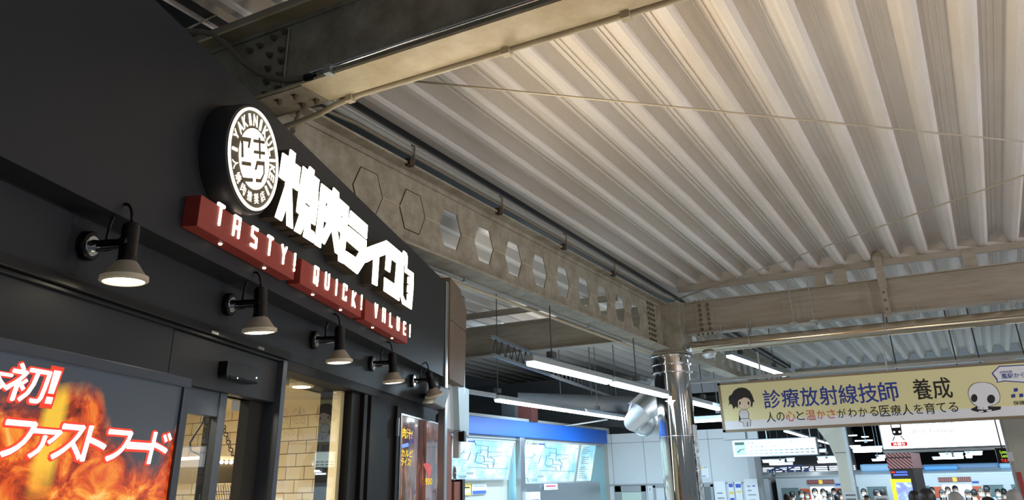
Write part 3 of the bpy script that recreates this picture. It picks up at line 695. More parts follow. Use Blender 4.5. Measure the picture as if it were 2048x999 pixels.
# stainless pipe with hangers
t = thing('stainless_pipe', (-.3, 13.15, 3.57), 'long polished stainless pipe below the right-hand beam', 'pipe')
o = MB(); o.tube([(-3.72, 13.15, 3.655), (9, 13.15, 3.655)], .095, 28); o.build('pipe', mat('pipe_steel', srgb(196, 186, 168), .16, 1.0), t, smooth='auto')
o = MB(); o.tube([(-3.80, 13.15, 3.645), (-3.74, 13.15, 3.65), (-3.70, 13.15, 3.655)], [.07, .098, .099], 28); o.build('end_cap', M_chrome, t, smooth='auto')
for x in (-2.75, -.72, 1.3):
    o = MB(); o.tube([(x, 13.15, 3.75), (x, 13.36, 3.93)], .012, 6); o.tube([(x, 13.15+.1*math.cos(a*math.pi/8), 3.655+.1*math.sin(a*math.pi/8)) for a in range(17)], .008, 6); o.build('hanger', M_galv, t)
t = thing('end_lamp', (-3.45, 13.1, 3.48), 'small clear fitting hanging under the left end of the stainless pipe', 'fitting')
o = MB(); o.lathe([(.05, 0), (.11, .02), (.12, .05), (.08, .10), (.02, .115)], (-3.45, 13.15, 3.575), (0.1,0,-1), 16); o.build('bowl', M_foil, t)
o = MB(); o.lathe([(.03, -.03), (.05, .0)], (-3.45, 13.15, 3.575), (0.1,0,-1), 12); o.build('neck', M_galv, t)
# cross bracing rods
M_rod = mat('rod_paint', srgb(168, 158, 140), .6)
def rod(a, b, label, r=.009):
    o = MB(); o.tube([a, b], r, 8); t = o.build('bracing_rod', M_rod, None, smooth=True); return tag(t, label, 'bracing rod')
rod((-3.45, 4.02, 4.50), atz(2048, 283, 4.5)+(atz(2048, 283, 4.5)-Vector((-3.15, 4.3, 4.5)))*.5, 'thin beige bracing rod crossing the roof from the near beam to the right edge')
e2 = atz(2048, 350, 4.5); e1 = Vector((-4.0, 13.25, 4.5)); rod(e1, e2+(e2-e1)*.6, 'thin bracing rod rising from the column joint to the right edge')
rod(aty(366, 62, 3.2), aty(505, -6, 3.9), 'thin dim rod in the dark corner above the near beam')
# conduits along the near beam
def pipe_thing(name, pts, r, m, label, cat='conduit', clips=(), clipm=None, n=10):
    t = thing(name, pts[0], label, cat)
    o = MB(); o.tube(pts, r, n); o.build('tube', m, t, smooth='auto')
    for c in clips:
        o = MB(); c = Vector(c); o.box(c.x-.022, c.x+.022, c.y-.022, c.y+.022, c.z-.01, c.z+.045); o.build('clip', clipm or M_galv, t)
    return t
pipe_thing('conduit', [(-3.35,2.985,3.575),(-3.0,2.985,3.59),(-2.86,2.985,3.60),(-2.72,2.985,3.632),(-2.55,2.985,3.648),(3.2,2.985,3.648)], .017, M_pipe, 'beige conduit along the right edge of the near beam', clips=[(-2.62,2.975,3.625),(-1.62,2.975,3.625),(-.98,2.975,3.625)], clipm=M_pipe)
pipe_thing('conduit', [(-2.68,2.715,3.69),(3.2,2.715,3.69)], .011, M_chrome, 'thin shiny conduit along the left lower edge of the near beam', clips=[(-2.55,2.715,3.655),(-.99,2.715,3.655)])
pipe_thing('flexible_hose', [aty(x, y, 2.74) for x, y in [(352,60),(378,63),(405,64),(428,70),(448,84),(468,104),(490,127),(515,145),(545,156),(575,161),(600,158),(618,154)]], .019, M_hose, 'grey flexible hose looping down in front of the bolted plate', 'hose', n=12)
o = MB(); o.tube([aty(612,156,2.73), aty(628,152,2.73)], .023, 10); tag(o.build('hose_coupling', M_jet), 'black coupling between the grey hose and the shiny conduit', 'coupling')
# pipes on top of and below the castellated girder
tp = [(-4.08, 4.05, 4.585), (-4.08, 12.4, 4.56), (-4.0, 13.2, 4.53)]
pipe_thing('conduit', tp, .036, M_pipeg, 'thick grey conduit running above the hexagon girder', clips=[])
pipe_thing('conduit', [aty(585,262,3.3), (-4.18,4.15,4.44), (-4.12,4.32,4.525), (-4.06,4.7,4.525), (-4.06,12.6,4.51), (-4.0,13.2,4.51)], .018, M_hose, 'thin beige conduit bending onto the top of the hexagon girder')
for y, lab in [(5.5, 'rusty pipe clamp on the hexagon girder, nearest to the shop'), (7.2, 'rusty pipe clamp on the hexagon girder, second from the shop'), (8.9, 'rusty pipe clamp on the hexagon girder, third from the shop'), (10.6, 'rusty pipe clamp on the hexagon girder, nearest to the column')]:
    t = thing('pipe_clamp', (-4.04, y, 4.40), lab, 'clamp', 'pipe clamps on the hexagon girder')
    o = MB(); o.box(-4.09, -4.03, y-.035, y+.035, 4.40, 4.47); o.build('jaw', M_rust, t)
    o = MB(); o.tube([(-4.03, y+.03, 4.44), (-4.03, y+.03, 4.60), (-4.07, y+.03, 4.63)], .008, 6); o.build('hook', M_bolt, t)
pipe_thing('conduit', [(-4.345,6.0,3.64),(-4.345,13.0,3.64)], .022, M_pipeg, 'grey conduit under the left edge of the hexagon girder', clips=[(-4.33,6.9,3.62),(-4.33,10.2,3.62)])
pipe_thing('conduit', [(-4.40,6.0,3.60),(-4.40,13.0,3.60)], .018, M_pipe, 'beige conduit beside the grey one under the hexagon girder')

# ------------------------------------------------------------------ polished column
CX, CY, CR = GX, 13.42, .305
t = thing('steel_column', (CX, CY, FLOOR), 'round mirror-polished steel column with three rings at the top', 'column', None, 'thing')
o = MB(); o.lathe([(CR, 0), (CR, 3.7)], (CX, CY, FLOOR), ZU, 64); o.build('shaft', M_mirror, t, smooth='auto')
o = MB(); o.lathe([(CR+.012, 0), (CR+.012, .34), (CR-.02, .34)], (CX, CY, 3.28), ZU, 64); o.build('collar', M_mirror, t, smooth='auto')
for z in (3.29, 3.42, 3.56):
    o = MB(); o.lathe([(CR+.012, 0), (CR+.05, .005), (CR+.05, .022), (CR+.012, .027)], (CX, CY, z), ZU, 64); o.build('ring', M_chrome, t, smooth='auto')
o = MB(); o.tube([(CX+CR*math.cos(a), CY+CR*math.sin(a), 2.28) for a in [i*math.pi/32 for i in range(65)]], .007, 6); o.build('joint_band', M_steel, t)
# foil-wrapped duct behind the column
t = thing('foil_duct', (-5.0, 14.2, 2.3), 'crumpled silver foil duct bending behind the polished column', 'duct')
D = [CAM + ray(*p)*k for p, k in [((1352,842),14.6),((1318,846),14.2),((1290,846),13.95),((1274,838),13.8),((1276,824),13.8),((1294,808),14.0),((1318,786),14.5),((1340,752),15.2),((1346,728),15.6)]]
rr = random.Random(5); D = [p + Vector((rr.uniform(-.015,.015), 0, rr.uniform(-.015,.015))) for p in D]
o = MB(); o.tube(D, [.22,.235,.225,.235,.23,.24,.22,.23,.22], 28); o.build('bend', M_foil, t, smooth='auto')
o = MB()
for i in (2, 5): o.tube([D[i], D[i]+(D[i+1]-D[i]).normalized()*.05], .243, 28)
o.build('tape_band', M_galv, t)
# foil on the right side of the column
t = thing('foil_wrap', (CX+.3, CY+.1, 1.6), 'crinkled foil wrap along the right side of the steel column', 'foil wrap')
rr = random.Random(3); o = MB(); vs = []; fs = []; nz = 70; na = 8
for i in range(nz+1):
    for j in range(na): 
        a = -.35 + .75*j/(na-1); r = CR + .006 + rr.random()*.018; vs.append((CX+r*math.cos(a), CY+r*math.sin(a), FLOOR + 2.75*i/nz))
for i in range(nz):
    for j in range(na-1): fs.append((i*na+j, i*na+j+1, (i+1)*na+j+1, (i+1)*na+j))
o.add(vs, fs); w = o.build('sheet', M_foil, t); sd = w.modifiers.new('sheet', 'SOLIDIFY'); sd.thickness = .003

# ------------------------------------------------------------------ tube fixtures
def tube_light(name, a, b, w, label, group, hang=None, slim=False, cat='tube light'):
    a = Vector(a); b = Vector(b); t = thing(name, (a+b)/2, label, cat, group)
    hh = .3 if slim else .55; o = MB(); o.bar(a+ZU*w*(.1+hh/2), b+ZU*w*(.1+hh/2), w, w*hh); o.build('housing', M_housing, t, bevel=w*.1)
    d = (b-a).normalized()*w*.25
    o = MB(); o.bar(a+d-ZU*(w*.15 if slim else 0), b-d-ZU*(w*.15 if slim else 0), w*.86, w*(.7 if slim else .55)); o.build('diffuser', M_tube, t, bevel=w*.15)
    for f, top in (hang or []):
        p = a.lerp(b, f)+ZU*w; o = MB(); o.tube([p, Vector((p.x, p.y, top))], .009, 6); o.box(p.x-.04, p.x+.04, p.y-.06, p.y+.06, p.z-.01, p.z+.06); o.build('rod', M_dgrey, t)
    return t
g1 = 'tube lights hanging under the hexagon girder'
tube_light('tube_light', (GX, 8.09, 2.9), (GX, 10.52, 2.9), .13, 'hanging tube light with its end nearest to the shop, upper row', g1, [(.25, 3.65)])
tube_light('tube_light', (GX, 10.62, 2.9), (GX, 13.02, 2.9), .13, 'hanging tube light running into the steel column from the left, upper row', g1, [(.42, 3.65)])
tube_light('tube_light', (GX, 13.9, 2.9), (GX, 16.3, 2.9), .13, 'hanging tube light between the steel column and the yellow sign, upper one', g1, [(.55, 3.65)])
g2 = 'tube lights in front of the ticket machines'
tube_light('tube_light', (-6.68, 11.65, 2.9), (-6.68, 14.5, 2.9), .12, 'hanging tube light above the ticket machines, nearest half of the lower row', g2, [(.02, 4.9)])
tube_light('tube_light', (-6.68, 14.52, 2.9), (-6.68, 17.4, 2.9), .12, 'hanging tube light above the ticket machines, far half next to the foil duct', g2, [(.5, 4.8)])
o = MB(); o.box(-6.72, -6.64, 7.0, 11.6, 2.93, 2.99); t = o.build('light_rail', M_housing); tag(t, 'plain pale rail leading to the lower row of tube lights', 'rail')
tube_light('tube_light', (-4.95, 16.5, 2.71), (-3.6, 16.5, 2.71), .13, 'level tube light between the steel column and the yellow sign, lower one', 'tube lights across the hall', [(.5, 4.9)])
tube_light('tube_light', (-3.38, 14.2, 3.62), (-3.12, 17.9, 3.62), .12, 'blue-white tube light just above the left end of the yellow sign', 'tube lights across the hall', [(.2, 4.7), (.8, 4.7)])
# lattice joist at the left
t = thing('lattice_joist', (-6.9, 13.5, 3.5), 'thin lattice joist with zigzag bars behind the upper tube lights', 'joist', None, 'thing')
ja, jb = atz(985, 709, 3.6), atz(1335, 832, 3.6); jn = (jb-ja).normalized(); jb = ja + jn*9.0
o = MB(); o.bar(ja, jb, .05, .05); o.build('lower_chord', M_galv, t); o = MB(); o.bar(ja+ZU*.30, jb+ZU*.30, .05, .05); o.build('upper_chord', M_galv, t)
o = MB()
for i in range(30):
    p = ja + jn*.3*i; o.tube([p+ZU*.02, p+jn*.15+ZU*.28, p+jn*.3+ZU*.02], .011, 6)
o.build('zigzag_bar', M_dgrey, t)

# ------------------------------------------------------------------ neighbour stall right of the shop
t = thing('beam_cover', F(7.7, 2.54, 1.76), 'brown speckled board with a sloped top beside the silver trim', 'board')
o = MB(); o.prism([[(7.36,2.55),(8.02,2.54),(8.11,3.34),(7.80,3.50),(7.36,3.52)]], qF, 1.76, 1.86); o.build('board', M_boardb, t, bevel=.006)
o = MB(); o.fbox(7.36, 8.10, 3.10, 3.105, 1.757, 1.762); o.build('joint', M_rust, t)
t = thing('stall_panel', F(7.9, FLOOR, 1.9), 'white side panel of the stall under the brown board', 'panel')
o = MB(); o.fbox(7.62, 8.4, 2.13, 2.55, 1.86, 1.95); o.build('panel', M_white, t)
o = MB(); o.prism([[(7.98,2.13),(8.42,2.09),(8.42,2.56),(7.9,2.56)]], qF, 1.80, 1.86); o.build('sign_face', mat('pale_blue', srgb(176, 200, 208), .35), t)
o = MB(); o.fbox(8.12, 8.22, 2.5, 3.5, 1.80, 1.86); o.build('edge_strip', M_galv, t)
t = thing('orange_pillar', F(7.75, FLOOR, 1.86), 'orange-brown pillar with a round white-rimmed badge right of the silver trim', 'pillar', None, 'thing')
o = MB(); o.prism([[(7.62,FLOOR),(7.95,FLOOR),(7.95,2.08),(7.75,2.12),(7.62,2.12)]], qF, 1.87, 2.1); o.build('pillar', M_orange, t)
o = MB(); o.fbox(8.02, 8.3, FLOOR, 1.66, 1.86, 2.2); o.build('counter', M_orange, t); o = MB(); o.fbox(8.3, 8.42, FLOOR, 1.68, 1.84, 2.2); o.build('edge', M_jet, t)
bc = facp(908, 945, 1.866)
o = MB(); o.lathe([(.066, 0), (.066, .006), (.05, .008)], bc, CN, 28); o.build('badge_rim', M_white, t); o = MB(); o.lathe([(.055, .004), (.055, .011)], bc, CN, 28); o.build('badge_face', M_ink, t)
o = MB(); o.box(-.035, .035, 0, .004, -.005, .005, lambda a, b, c: bc+CD*a+CN*(.010+b)+ZU*c); o.build('badge_mark', M_white, t)
t = thing('small_camera', facp(919, 872, 1.84), 'small black camera on a white bracket above the orange pillar', 'camera')
c0 = facp(919, 872, 1.84); o = MB(); o.box(-.05, .05, 0, .06, -.05, .05, lambda a, b, c: c0+CD*a+CN*b+ZU*c); o.build('body', M_jet, t, bevel=.008)
o = MB(); o.box(-.03, .05, -.06, 0, -.20, .12, lambda a, b, c: c0+CD*a+CN*b+ZU*c); o.build('bracket', M_white, t)
# speaker at the end of the dark wall
t = thing('wall_speaker', F(7.2, 2.23, 1.80), 'dark grey wedge speaker at the end of the dark wall beside the last spotlight', 'speaker')
sp0 = [facp(x, y, 1.70) for x, y in [(866,806),(889,818),(902,776),(882,771)]]; sp1 = [p - CN*.10 - CD*.02 for p in sp0]
o = MB(); o.hexa(sp0+sp1); o.build('cabinet', mat('speaker_grey', srgb(78, 80, 82), .5), t, bevel=.012)
o = MB(); o.tube([(sp1[0]+sp1[2])/2, (sp1[0]+sp1[2])/2 - CN*.07], .02, 8); o.build('mount', M_jet, t)
# poster case on the dark wall
poster = bpy.data.materials.new('poster_print'); poster.use_nodes = True; nt = poster.node_tree; b = nt.nodes['Principled BSDF']; N = nt.nodes.new; Lk = nt.links.new
tc = N('ShaderNodeTexCoord'); n = N('ShaderNodeTexNoise'); n.inputs['Scale'].default_value = 5; n.inputs['Detail'].default_value = 5; n.inputs['Distortion'].default_value = 1.2; mp = N('ShaderNodeMapping'); mp.inputs['Scale'].default_value = (2.5, 2.5, .7)
Lk(tc.outputs['Object'], mp.inputs[0]); Lk(mp.outputs[0], n.inputs['Vector']); cr = N('ShaderNodeValToRGB'); e = cr.color_ramp.elements; e[0].position = .3; e[0].color = srgb(40, 26, 24); e[1].position = .72; e[1].color = srgb(196, 124, 92)
k = e.new(.5); k.color = srgb(96, 48, 36); Lk(n.outputs['Fac'], cr.inputs[0]); Lk(cr.outputs[0], b.inputs['Base Color']); b.inputs['Roughness'].default_value = .06; b.inputs['Coat Weight'].default_value = .6; b.inputs['Coat Roughness'].default_value = .02
Lk(cr.outputs[0], b.inputs['Emission Color']); b.inputs['Emission Strength'].default_value = .22
DP = 1.862
t = thing('poster_case', F(6.75, FLOOR+.4, 1.88), 'upright poster case with a silver frame and meat rice poster on the dark wall', 'poster')
P0, P1 = fac(802, 829, DP)[0], fac(879, 850, DP)[0]; PZ = fac(802, 829, DP)[1]
o = MB(); o.fbox(P0, P1, FLOOR+.5, PZ, DP, 1.885); o.build('print', poster, t)
o = MB(); o.fbox(P0-.015, P1+.015, PZ, PZ+.012, DP-.008, 1.885); o.fbox(P0-.015, P0, FLOOR+.5, PZ, DP-.008, 1.885); o.fbox(P1, P1+.015, FLOOR+.5, PZ, DP-.008, 1.885); o.fbox(P0-.015, P1+.015, FLOOR+.488, FLOOR+.5, DP-.008, 1.885); o.build('frame', M_chrome, t)
o = MB(); o.fbox(P1+.015, P1+.11, FLOOR+.3, PZ+.1, 1.855, 1.885); o.fbox(P0-.10, P0-.015, FLOOR+.3, PZ+.06, 1.86, 1.885); o.build('case', M_matte, t)
o = MB(); o.fbox(P0-.11, P0-.085, PZ-.16, PZ-.03, 1.845, 1.862); o.build('latch', M_galv, t)
M_py = glow('poster_yellow', srgb(240, 206, 40), .8); M_pb = glow('poster_blue', srgb(110, 150, 240), .8); M_pw = glow('poster_white', (.9, .9, .95, 1), .7)
wP = P1-P0
def ptx(txt, u0, u1, z0, z1, m, bold=.02, sh=.1): text_part('poster_text', txt, qF, P0+wP*u0, P0+wP*u1, z0, z1, DP-.003, m, t, bold, shear=sh)
ptx('肉汁!', .03, .26, 1.98, 2.055, M_py); ptx('カルビ', .03, .28, 1.845, 1.90, M_py); ptx('ライス!', .03, .25, 1.78, 1.835, M_py); ptx('930', .62, .80, 1.64, 1.69, M_py)
o = MB(); o.prism([[(P0+wP*.03,1.93),(P0+wP*.17,1.95),(P0+wP*.19,1.925),(P0+wP*.04,1.905)]], qF, DP-.003, DP); o.build('poster_badge', M_pb, t)
o = MB(); o.prism([[(P0+wP*.56,1.80),(P0+wP*.66,1.815),(P0+wP*.8,1.79),(P0+wP*.76,1.715),(P0+wP*.72,1.69)]], qF, DP-.003, DP); o.build('poster_plate', glow('poster_pink', srgb(200, 96, 96), .6), t)
# interior fittings seen through the glass
t = thing('heat_shelf', F(4.2, 1.3, 3.4), 'olive heated shelf with a row of small bulbs hanging inside the shop', 'shelf')
S0 = CAM + ray(385, 918)*4.9; S1 = CAM + ray(498, 915)*5.3; dv = (S1-S0); dv.z = 0; dv.normalize(); nv = dv.cross(ZU)
S1.z = S0.z
o = MB(); o.bar(S0-ZU*.07, S1-ZU*.07, .25, .14); o.build('hood', mat('olive_hood', srgb(74, 62, 40), .5), t)
o = MB(); o.bar(S0+ZU*.006, S1+ZU*.006, .30, .02); o.build('top_rail', M_cream, t)
L = (S1-S0).length
for i in range(12):
    o = MB(); o.sphere(S0+dv*(L*(i+.5)/12)+nv*.15-ZU*.018, .012, 5); o.build('bulb', M_lamp, t)
o = MB()
for i in range(24): o.tube([S0+dv*(L*i/24)+nv*.1-ZU*.15, S0+dv*(L*i/24+.03)+nv*.1-ZU*.24], .003, 4)
o.tube([S0+nv*.1-ZU*.19, S1+nv*.1-ZU*.19], .003, 4); o.tube([S0+nv*.1-ZU*.24, S1+nv*.1-ZU*.24], .004, 4); o.build('wire_rack', M_chrome, t)
t = thing('chain', CAM + ray(466, 915)*5.1, 'dark chain holding the heated shelf inside the shop', 'chain')
c1, c2 = CAM + ray(446, 850)*5.0, CAM + ray(468, 918)*5.1; top = c1 + (c1-c2)*.35
for i in range(13):
    p = top.lerp(c2, i/12); q_ = top.lerp(c2, (i+.9)/12); ax = (q_-p).normalized(); sd = ax.cross(FW).normalized() if i % 2 else ax.cross(RT).normalized(); mid = (p+q_)/2; h = (q_-p).length/2
    o = MB(); o.tube([mid + ax*h*math.cos(a*math.pi/6) + sd*.014*math.sin(a*math.pi/6) for a in range(13)], .0035, 5); o.build('link', M_jet, t)
t = pipe_thing('cable', [CAM + ray(x, y)*4.6 for x, y in [(412,820),(405,845),(390,868),(380,885),(382,900),(395,906),(408,912),(416,922)]], .006, M_jet, 'thin black cable curving down inside the shop behind the door glass', 'cable')
o = MB(); c0 = CAM + ray(480, 808)*5.2; o.box(-.05, .05, -.02, .02, -.035, .035, lambda a, b, c: c0+RT*a+FW*b+ZU*c); tag(o.build('wall_vent', M_jet), 'small black vent on the cream wall inside the shop', 'vent')
for i, (p, k_, lab) in enumerate([((603, 773), 4.9, 'round ceiling lamp inside the shop at the left of the window'), ((692, 801), 5.9, 'small round ceiling lamp inside the shop at the right of the window')]):
    c0 = CAM + ray(*p)*k_; t = thing('inside_lamp', c0, lab, 'lamp', 'lamps inside the shop')
    o = MB(); o.lathe([(.075, 0), (.08, .02), (.07, .06)], c0, ZU, 24); o.build('housing', M_cream, t); o = MB(); o.lathe([(.055, -.004), (.055, .004)], c0, ZU, 24); o.build('lens', M_lamp, t)
    o = MB(); o.tube([c0+ZU*.06, Vector((c0.x, c0.y, 2.29))], .02, 8); o.build('stem', M_jet, t)

# ------------------------------------------------------------------ ticket machine wall (runs along the girder) and white wall across
XT, YW = -8.0, 19.6
o = MB(); o.box(XT-.2, XT, 9.0, YW+.2, FLOOR, 2.85); struct(o.build('wall_tickets', mat('ticket_wall_panel', srgb(186, 186, 178), .5, noise=.05)))
bt, bb = 2.755, 2.45
t = thing('blue_sign_band', (XT+.15, 15.5, bb), 'plain bright blue sign band above the fare maps', 'sign band')
o = MB(); o.box(XT-.05, XT+.30, 10.5, 18.9, bb, bt); o.build('band', M_blue, t, bevel=.01)
o = MB(); o.box(XT+.02, XT+.22, 10.5, 18.9, bb-.05, bb); o.build('lower_trim', M_grey, t)
mapm = bpy.data.materials.new('map_print'); mapm.use_nodes = True; nt = mapm.node_tree; b = nt.nodes['Principled BSDF']; N = nt.nodes.new; Lk = nt.links.new
tc = N('ShaderNodeTexCoord'); n = N('ShaderNodeTexNoise'); n.inputs['Scale'].default_value = 2.2; Lk(tc.outputs['Object'], n.inputs['Vector']); cr = N('ShaderNodeValToRGB'); e = cr.color_ramp.elements
e[0].position = .36; e[0].color = srgb(130, 208, 246); e[1].position = .56; e[1].color = srgb(228, 255, 250); Lk(n.outputs['Fac'], cr.inputs[0]); Lk(cr.outputs[0], b.inputs['Emission Color']); b.inputs['Emission Strength'].default_value = 1.0; b.inputs['Base Color'].default_value = (.12, .14, .15, 1)
def fare_board(TL, TR, BR, label, prints=True):
    Xa = XT+.26
    A = atx(*TL, Xa); Bp = atx(*TR, Xa); z1 = (A.z+Bp.z)/2; A.z = Bp.z = z1
    C = aty(*BR, Bp.y); z0 = C.z; xb = C.x
    t = thing('fare_map', ((Xa+xb)/2, (A.y+Bp.y)/2, z0), label, 'map board', 'lit boards above the ticket machines')
    q = lambda u, v, k: Vector((xb+(Xa-xb)*v + .001*k*10, A.y+(Bp.y-A.y)*u, z0+(z1-z0)*v))
    o = MB(); o.hexa([q(0,0,-4), q(1,0,-4), q(1,0,0), q(0,0,0), q(0,1,-4), q(1,1,-4), q(1,1,0), q(0,1,0)]); pn = o.build('light_panel', mapm, t)
    o = MB()
    for (u0, v0), (u1, v1) in (((0,0),(1,0)), ((1,0),(1,1)), ((0,1),(1,1)), ((0,0),(0,1))): o.bar(q(u0,v0,0), q(u1,v1,0), .03, .03)
    o.build('frame', M_grey, t)
    if prints:
        P = [[(.32,.97),(.36,.86),(.56,.84),(.57,.70)], [(.58,.70),(.80,.70)], [(.38,.66),(.45,.66),(.46,.74),(.57,.74),(.58,.55),(.80,.62)], [(.30,.68),(.28,.48),(.18,.48)], [(.40,.66),(.39,.45),(.47,.40),(.54,.45),(.52,.58),(.44,.60)],
             [(.47,.40),(.60,.37),(.62,.28),(.98,.28)], [(.30,.30),(.50,.30),(.60,.28)], [(.55,.45),(.68,.44),(.70,.30)], [(.04,.12),(.13,.12),(.16,.02)], [(.05,.60),(.16,.62),(.20,.70)], [(.62,.58),(.70,.50),(.71,.36)]]
        o = MB()
        for pl in P:
            for p, r in zip(pl, pl[1:]): o.bar(q(*p, .6), q(*r, .6), .008, .011, Vector((1,0,0)))
        o.build('route_line', mat('route_ink', srgb(70, 120, 140), .6) if 'route_ink' not in bpy.data.materials else bpy.data.materials['route_ink'], pn)
        o = MB(); rq = random.Random(11)
        for i in range(70):
            u, v = rq.uniform(.04,.94), rq.uniform(.08,.88); o.bar(q(u,v,.5), q(u+rq.uniform(.01,.05),v,.5), .006, rq.uniform(.008,.018), Vector((1,0,0)))
        o.build('station_print', mat('faint_teal', srgb(120, 176, 190), .6) if 'faint_teal' not in bpy.data.materials else bpy.data.materials['faint_teal'], pn)
        o = MB()
        for u, v in ((.30,.13),(.20,.05)): o.hexa([q(u,v,.2), q(u+.10,v,.2), q(u+.10,v,.6), q(u,v,.6), q(u,v+.05,.2), q(u+.10,v+.05,.2), q(u+.10,v+.05,.6), q(u,v+.05,.6)])
        o.build('grey_box', M_grey, pn)
        o = MB(); o.hexa([q(.23,.925,.2), q(.33,.925,.2), q(.33,.925,.6), q(.23,.925,.6), q(.23,.955,.2), q(.33,.955,.2), q(.33,.955,.6), q(.23,.955,.6)]); o.build('title_bar', M_inkb, pn)
        text_part('title', 'きっぷ運賃表', lambda u, v, k: q(u, v, .6), .03, .21, .915, .965, 0, M_ink, pn, .02)
    else:
        o = MB()
        for i in range(16):
            if i in (4, 9): continue
            v = .93-.055*i; o.bar(q(.15,v,.6), q(.15+.62*random.uniform(.5,1),v,.6), .012, .03, Vector((1,0,0)))
        o.build('text_line', M_pipeg, pn)
    return t
fare_board((905,874), (1029.4,883.3), (1016.7,956.9), 'lit pale blue fare map, left of the two, under the blue band')
fare_board((1050.5,880.7), (1158.8,887.5), (1147.8,962.8), 'lit pale blue fare map, right of the two, beside the text board')
fare_board((1161.3,887.5), (1191.8,889.2), (1181.6,961.9), 'narrow lit board with lines of text right of the fare maps', False)
p = atx(1045, 880, XT+.32); o = MB(); o.box(XT+.2, XT+.32, p.y-.09, p.y+.09, FLOOR, bb); t = o.build('steel_post', M_steel, None, bevel=.01); tag(t, 'brushed steel post between the two fare maps', 'post', None, 'thing')
for px0, px1, lab in ((1016, 1043, 'left'), (1182, 1206, 'right')):
    a = atx(px0, 900, XT+.02).y; c = atx(px1, 900, XT+.02).y
    o = MB(); o.box(XT+.01, XT+.03, a, c, FLOOR, bb-.05); tag(o.build('side_panel', mat('bay_blue_'+lab, srgb(150, 196, 204), .4)), 'pale side panel of the ticket bay, %s' % ('between the two fare maps' if lab == 'left' else 'right of the narrow text board'), 'panel')
def notice(px0, px1, py0, py1, X, m, label, parts=(), Y=None, cat='notice', txt=None, tm=None):
    if Y is None:
        a = atx(px0, py0, X); c = atx(px1, py0, X); z1 = a.z; z0 = atx(px0, py1, X).z
        q = lambda u, v, k: Vector((X+.012+k, a.y+(c.y-a.y)*u, z0+(z1-z0)*v))
    else:
        a = aty(px0, py0, Y); c = aty(px1, py0, Y); z1 = a.z; z0 = aty(px0, py1, Y).z
        q = lambda u, v, k: Vector((a.x+(c.x-a.x)*u, Y-.012-k, z0+(z1-z0)*v))
    t = thing('notice', q(.5, 0, 0), label, cat)
    o = MB(); o.prism([[(0,0),(1,0),(1,1),(0,1)]], q, -.012, 0); shp = o.build('sheet', m, t)
    for (u0, v0, u1, v1, pm) in parts:
        o = MB(); o.prism([[(u0,v0),(u1,v0),(u1,v1),(u0,v1)]], q, .001, .003); o.build('printed_block', pm, shp)
    if txt: text_part('lettering', txt[0], q, txt[1], txt[2], txt[3], txt[4], .004, tm or M_ink, t, .02)
    return t
M_paper = mat('paper', srgb(226, 230, 234), .6); M_yel = mat('yellow_print', srgb(232, 204, 110), .6); M_lb = mat('blue_print', srgb(60, 92, 190), .6); M_pink = mat('pink_print', srgb(190, 70, 110), .6)
notice(921, 941, 966, 990, XT+.02, M_yel, 'yellow printed notice below the left fare map', [(.1,.2,.9,.5,M_paper),(.15,.6,.85,.7,M_ink)])
notice(943, 972, 967, 988, XT+.02, M_paper, 'white notice with a blue foot below the left fare map', [(.03,.03,.97,.35,M_lb),(.1,.72,.9,.82,M_grey)])
notice(1088, 1114, 967, 979, XT+.24, M_paper, 'small white notice with pink lettering below the right fare map', [(.1,.5,.85,.75,M_pink),(.15,.2,.8,.3,M_grey)])
o = MB(); o.box(XT+.005, XT+.20, atx(1052,970,XT+.2).y, atx(1200,970,XT+.2).y, FLOOR, 1.60); t = o.build('ticket_machine', M_steel); tag(t, 'steel ticket machine front below the right fare map', 'ticket machine')
o = MB(); ya = atx(1052,970,XT+.4).y; o.box(XT+.22, XT+.42, ya+.12, ya+.55, FLOOR, 1.45); t = thing('leaflet_stand', (XT+.3, ya+.25, FLOOR), 'white leaflet stand in front of the ticket machine', 'stand'); o.build('case', M_paper, t)
o = MB(); o.box(XT+.42, XT+.425, ya+.16, ya+.5, 1.25, 1.32); o.build('blue_header', M_lb, t)
# white wall across the hall
xr = aty(1518, 930, YW).x
o = MB(); prof = [(XT, YW), (xr-.25, YW), (xr-.10, YW+.05), (xr-.02, YW+.16), (xr-.02, YW+.35), (xr-.15, YW+.6), (XT, YW+.6)]
o.prism([prof], lambda u, v, k: Vector((u, v, k)), FLOOR-.3, 2.70); ww = struct(o.build('wall_white', M_white))
o = MB()
for px in (1224, 1288, 1418): x = aty(px, 900, YW).x; o.box(x-.008, x+.008, YW-.004, YW, FLOOR, 2.69)
z = aty(1224, 886, YW).z; o.box(XT, xr-.25, YW-.004, YW, z-.008, z+.008); o.build('panel_joint', M_grey, ww)
o = MB(); o.box(XT, xr-.2, YW-.03, YW, 1.50, 1.53); o.build('rail', M_grey, ww)
x0, x1 = aty(1231, 970, YW).x, aty(1291, 970, YW).x
o = MB(); o.box(x0, x0+.16, YW-.06, YW, FLOOR, 1.49); o.box(x1-.1, x1, YW-.06, YW, FLOOR, 1.49); o.box(x0, x1, YW-.06, YW, 1.36, 1.49); dd = struct(o.build('door_3', M_grey)); o = MB(); o.box(x0+.16, x1-.1, YW-.03, YW-.01, FLOOR, 1.36); o.build('pane', mat('frosted_green', srgb(190, 206, 196), .4), dd)
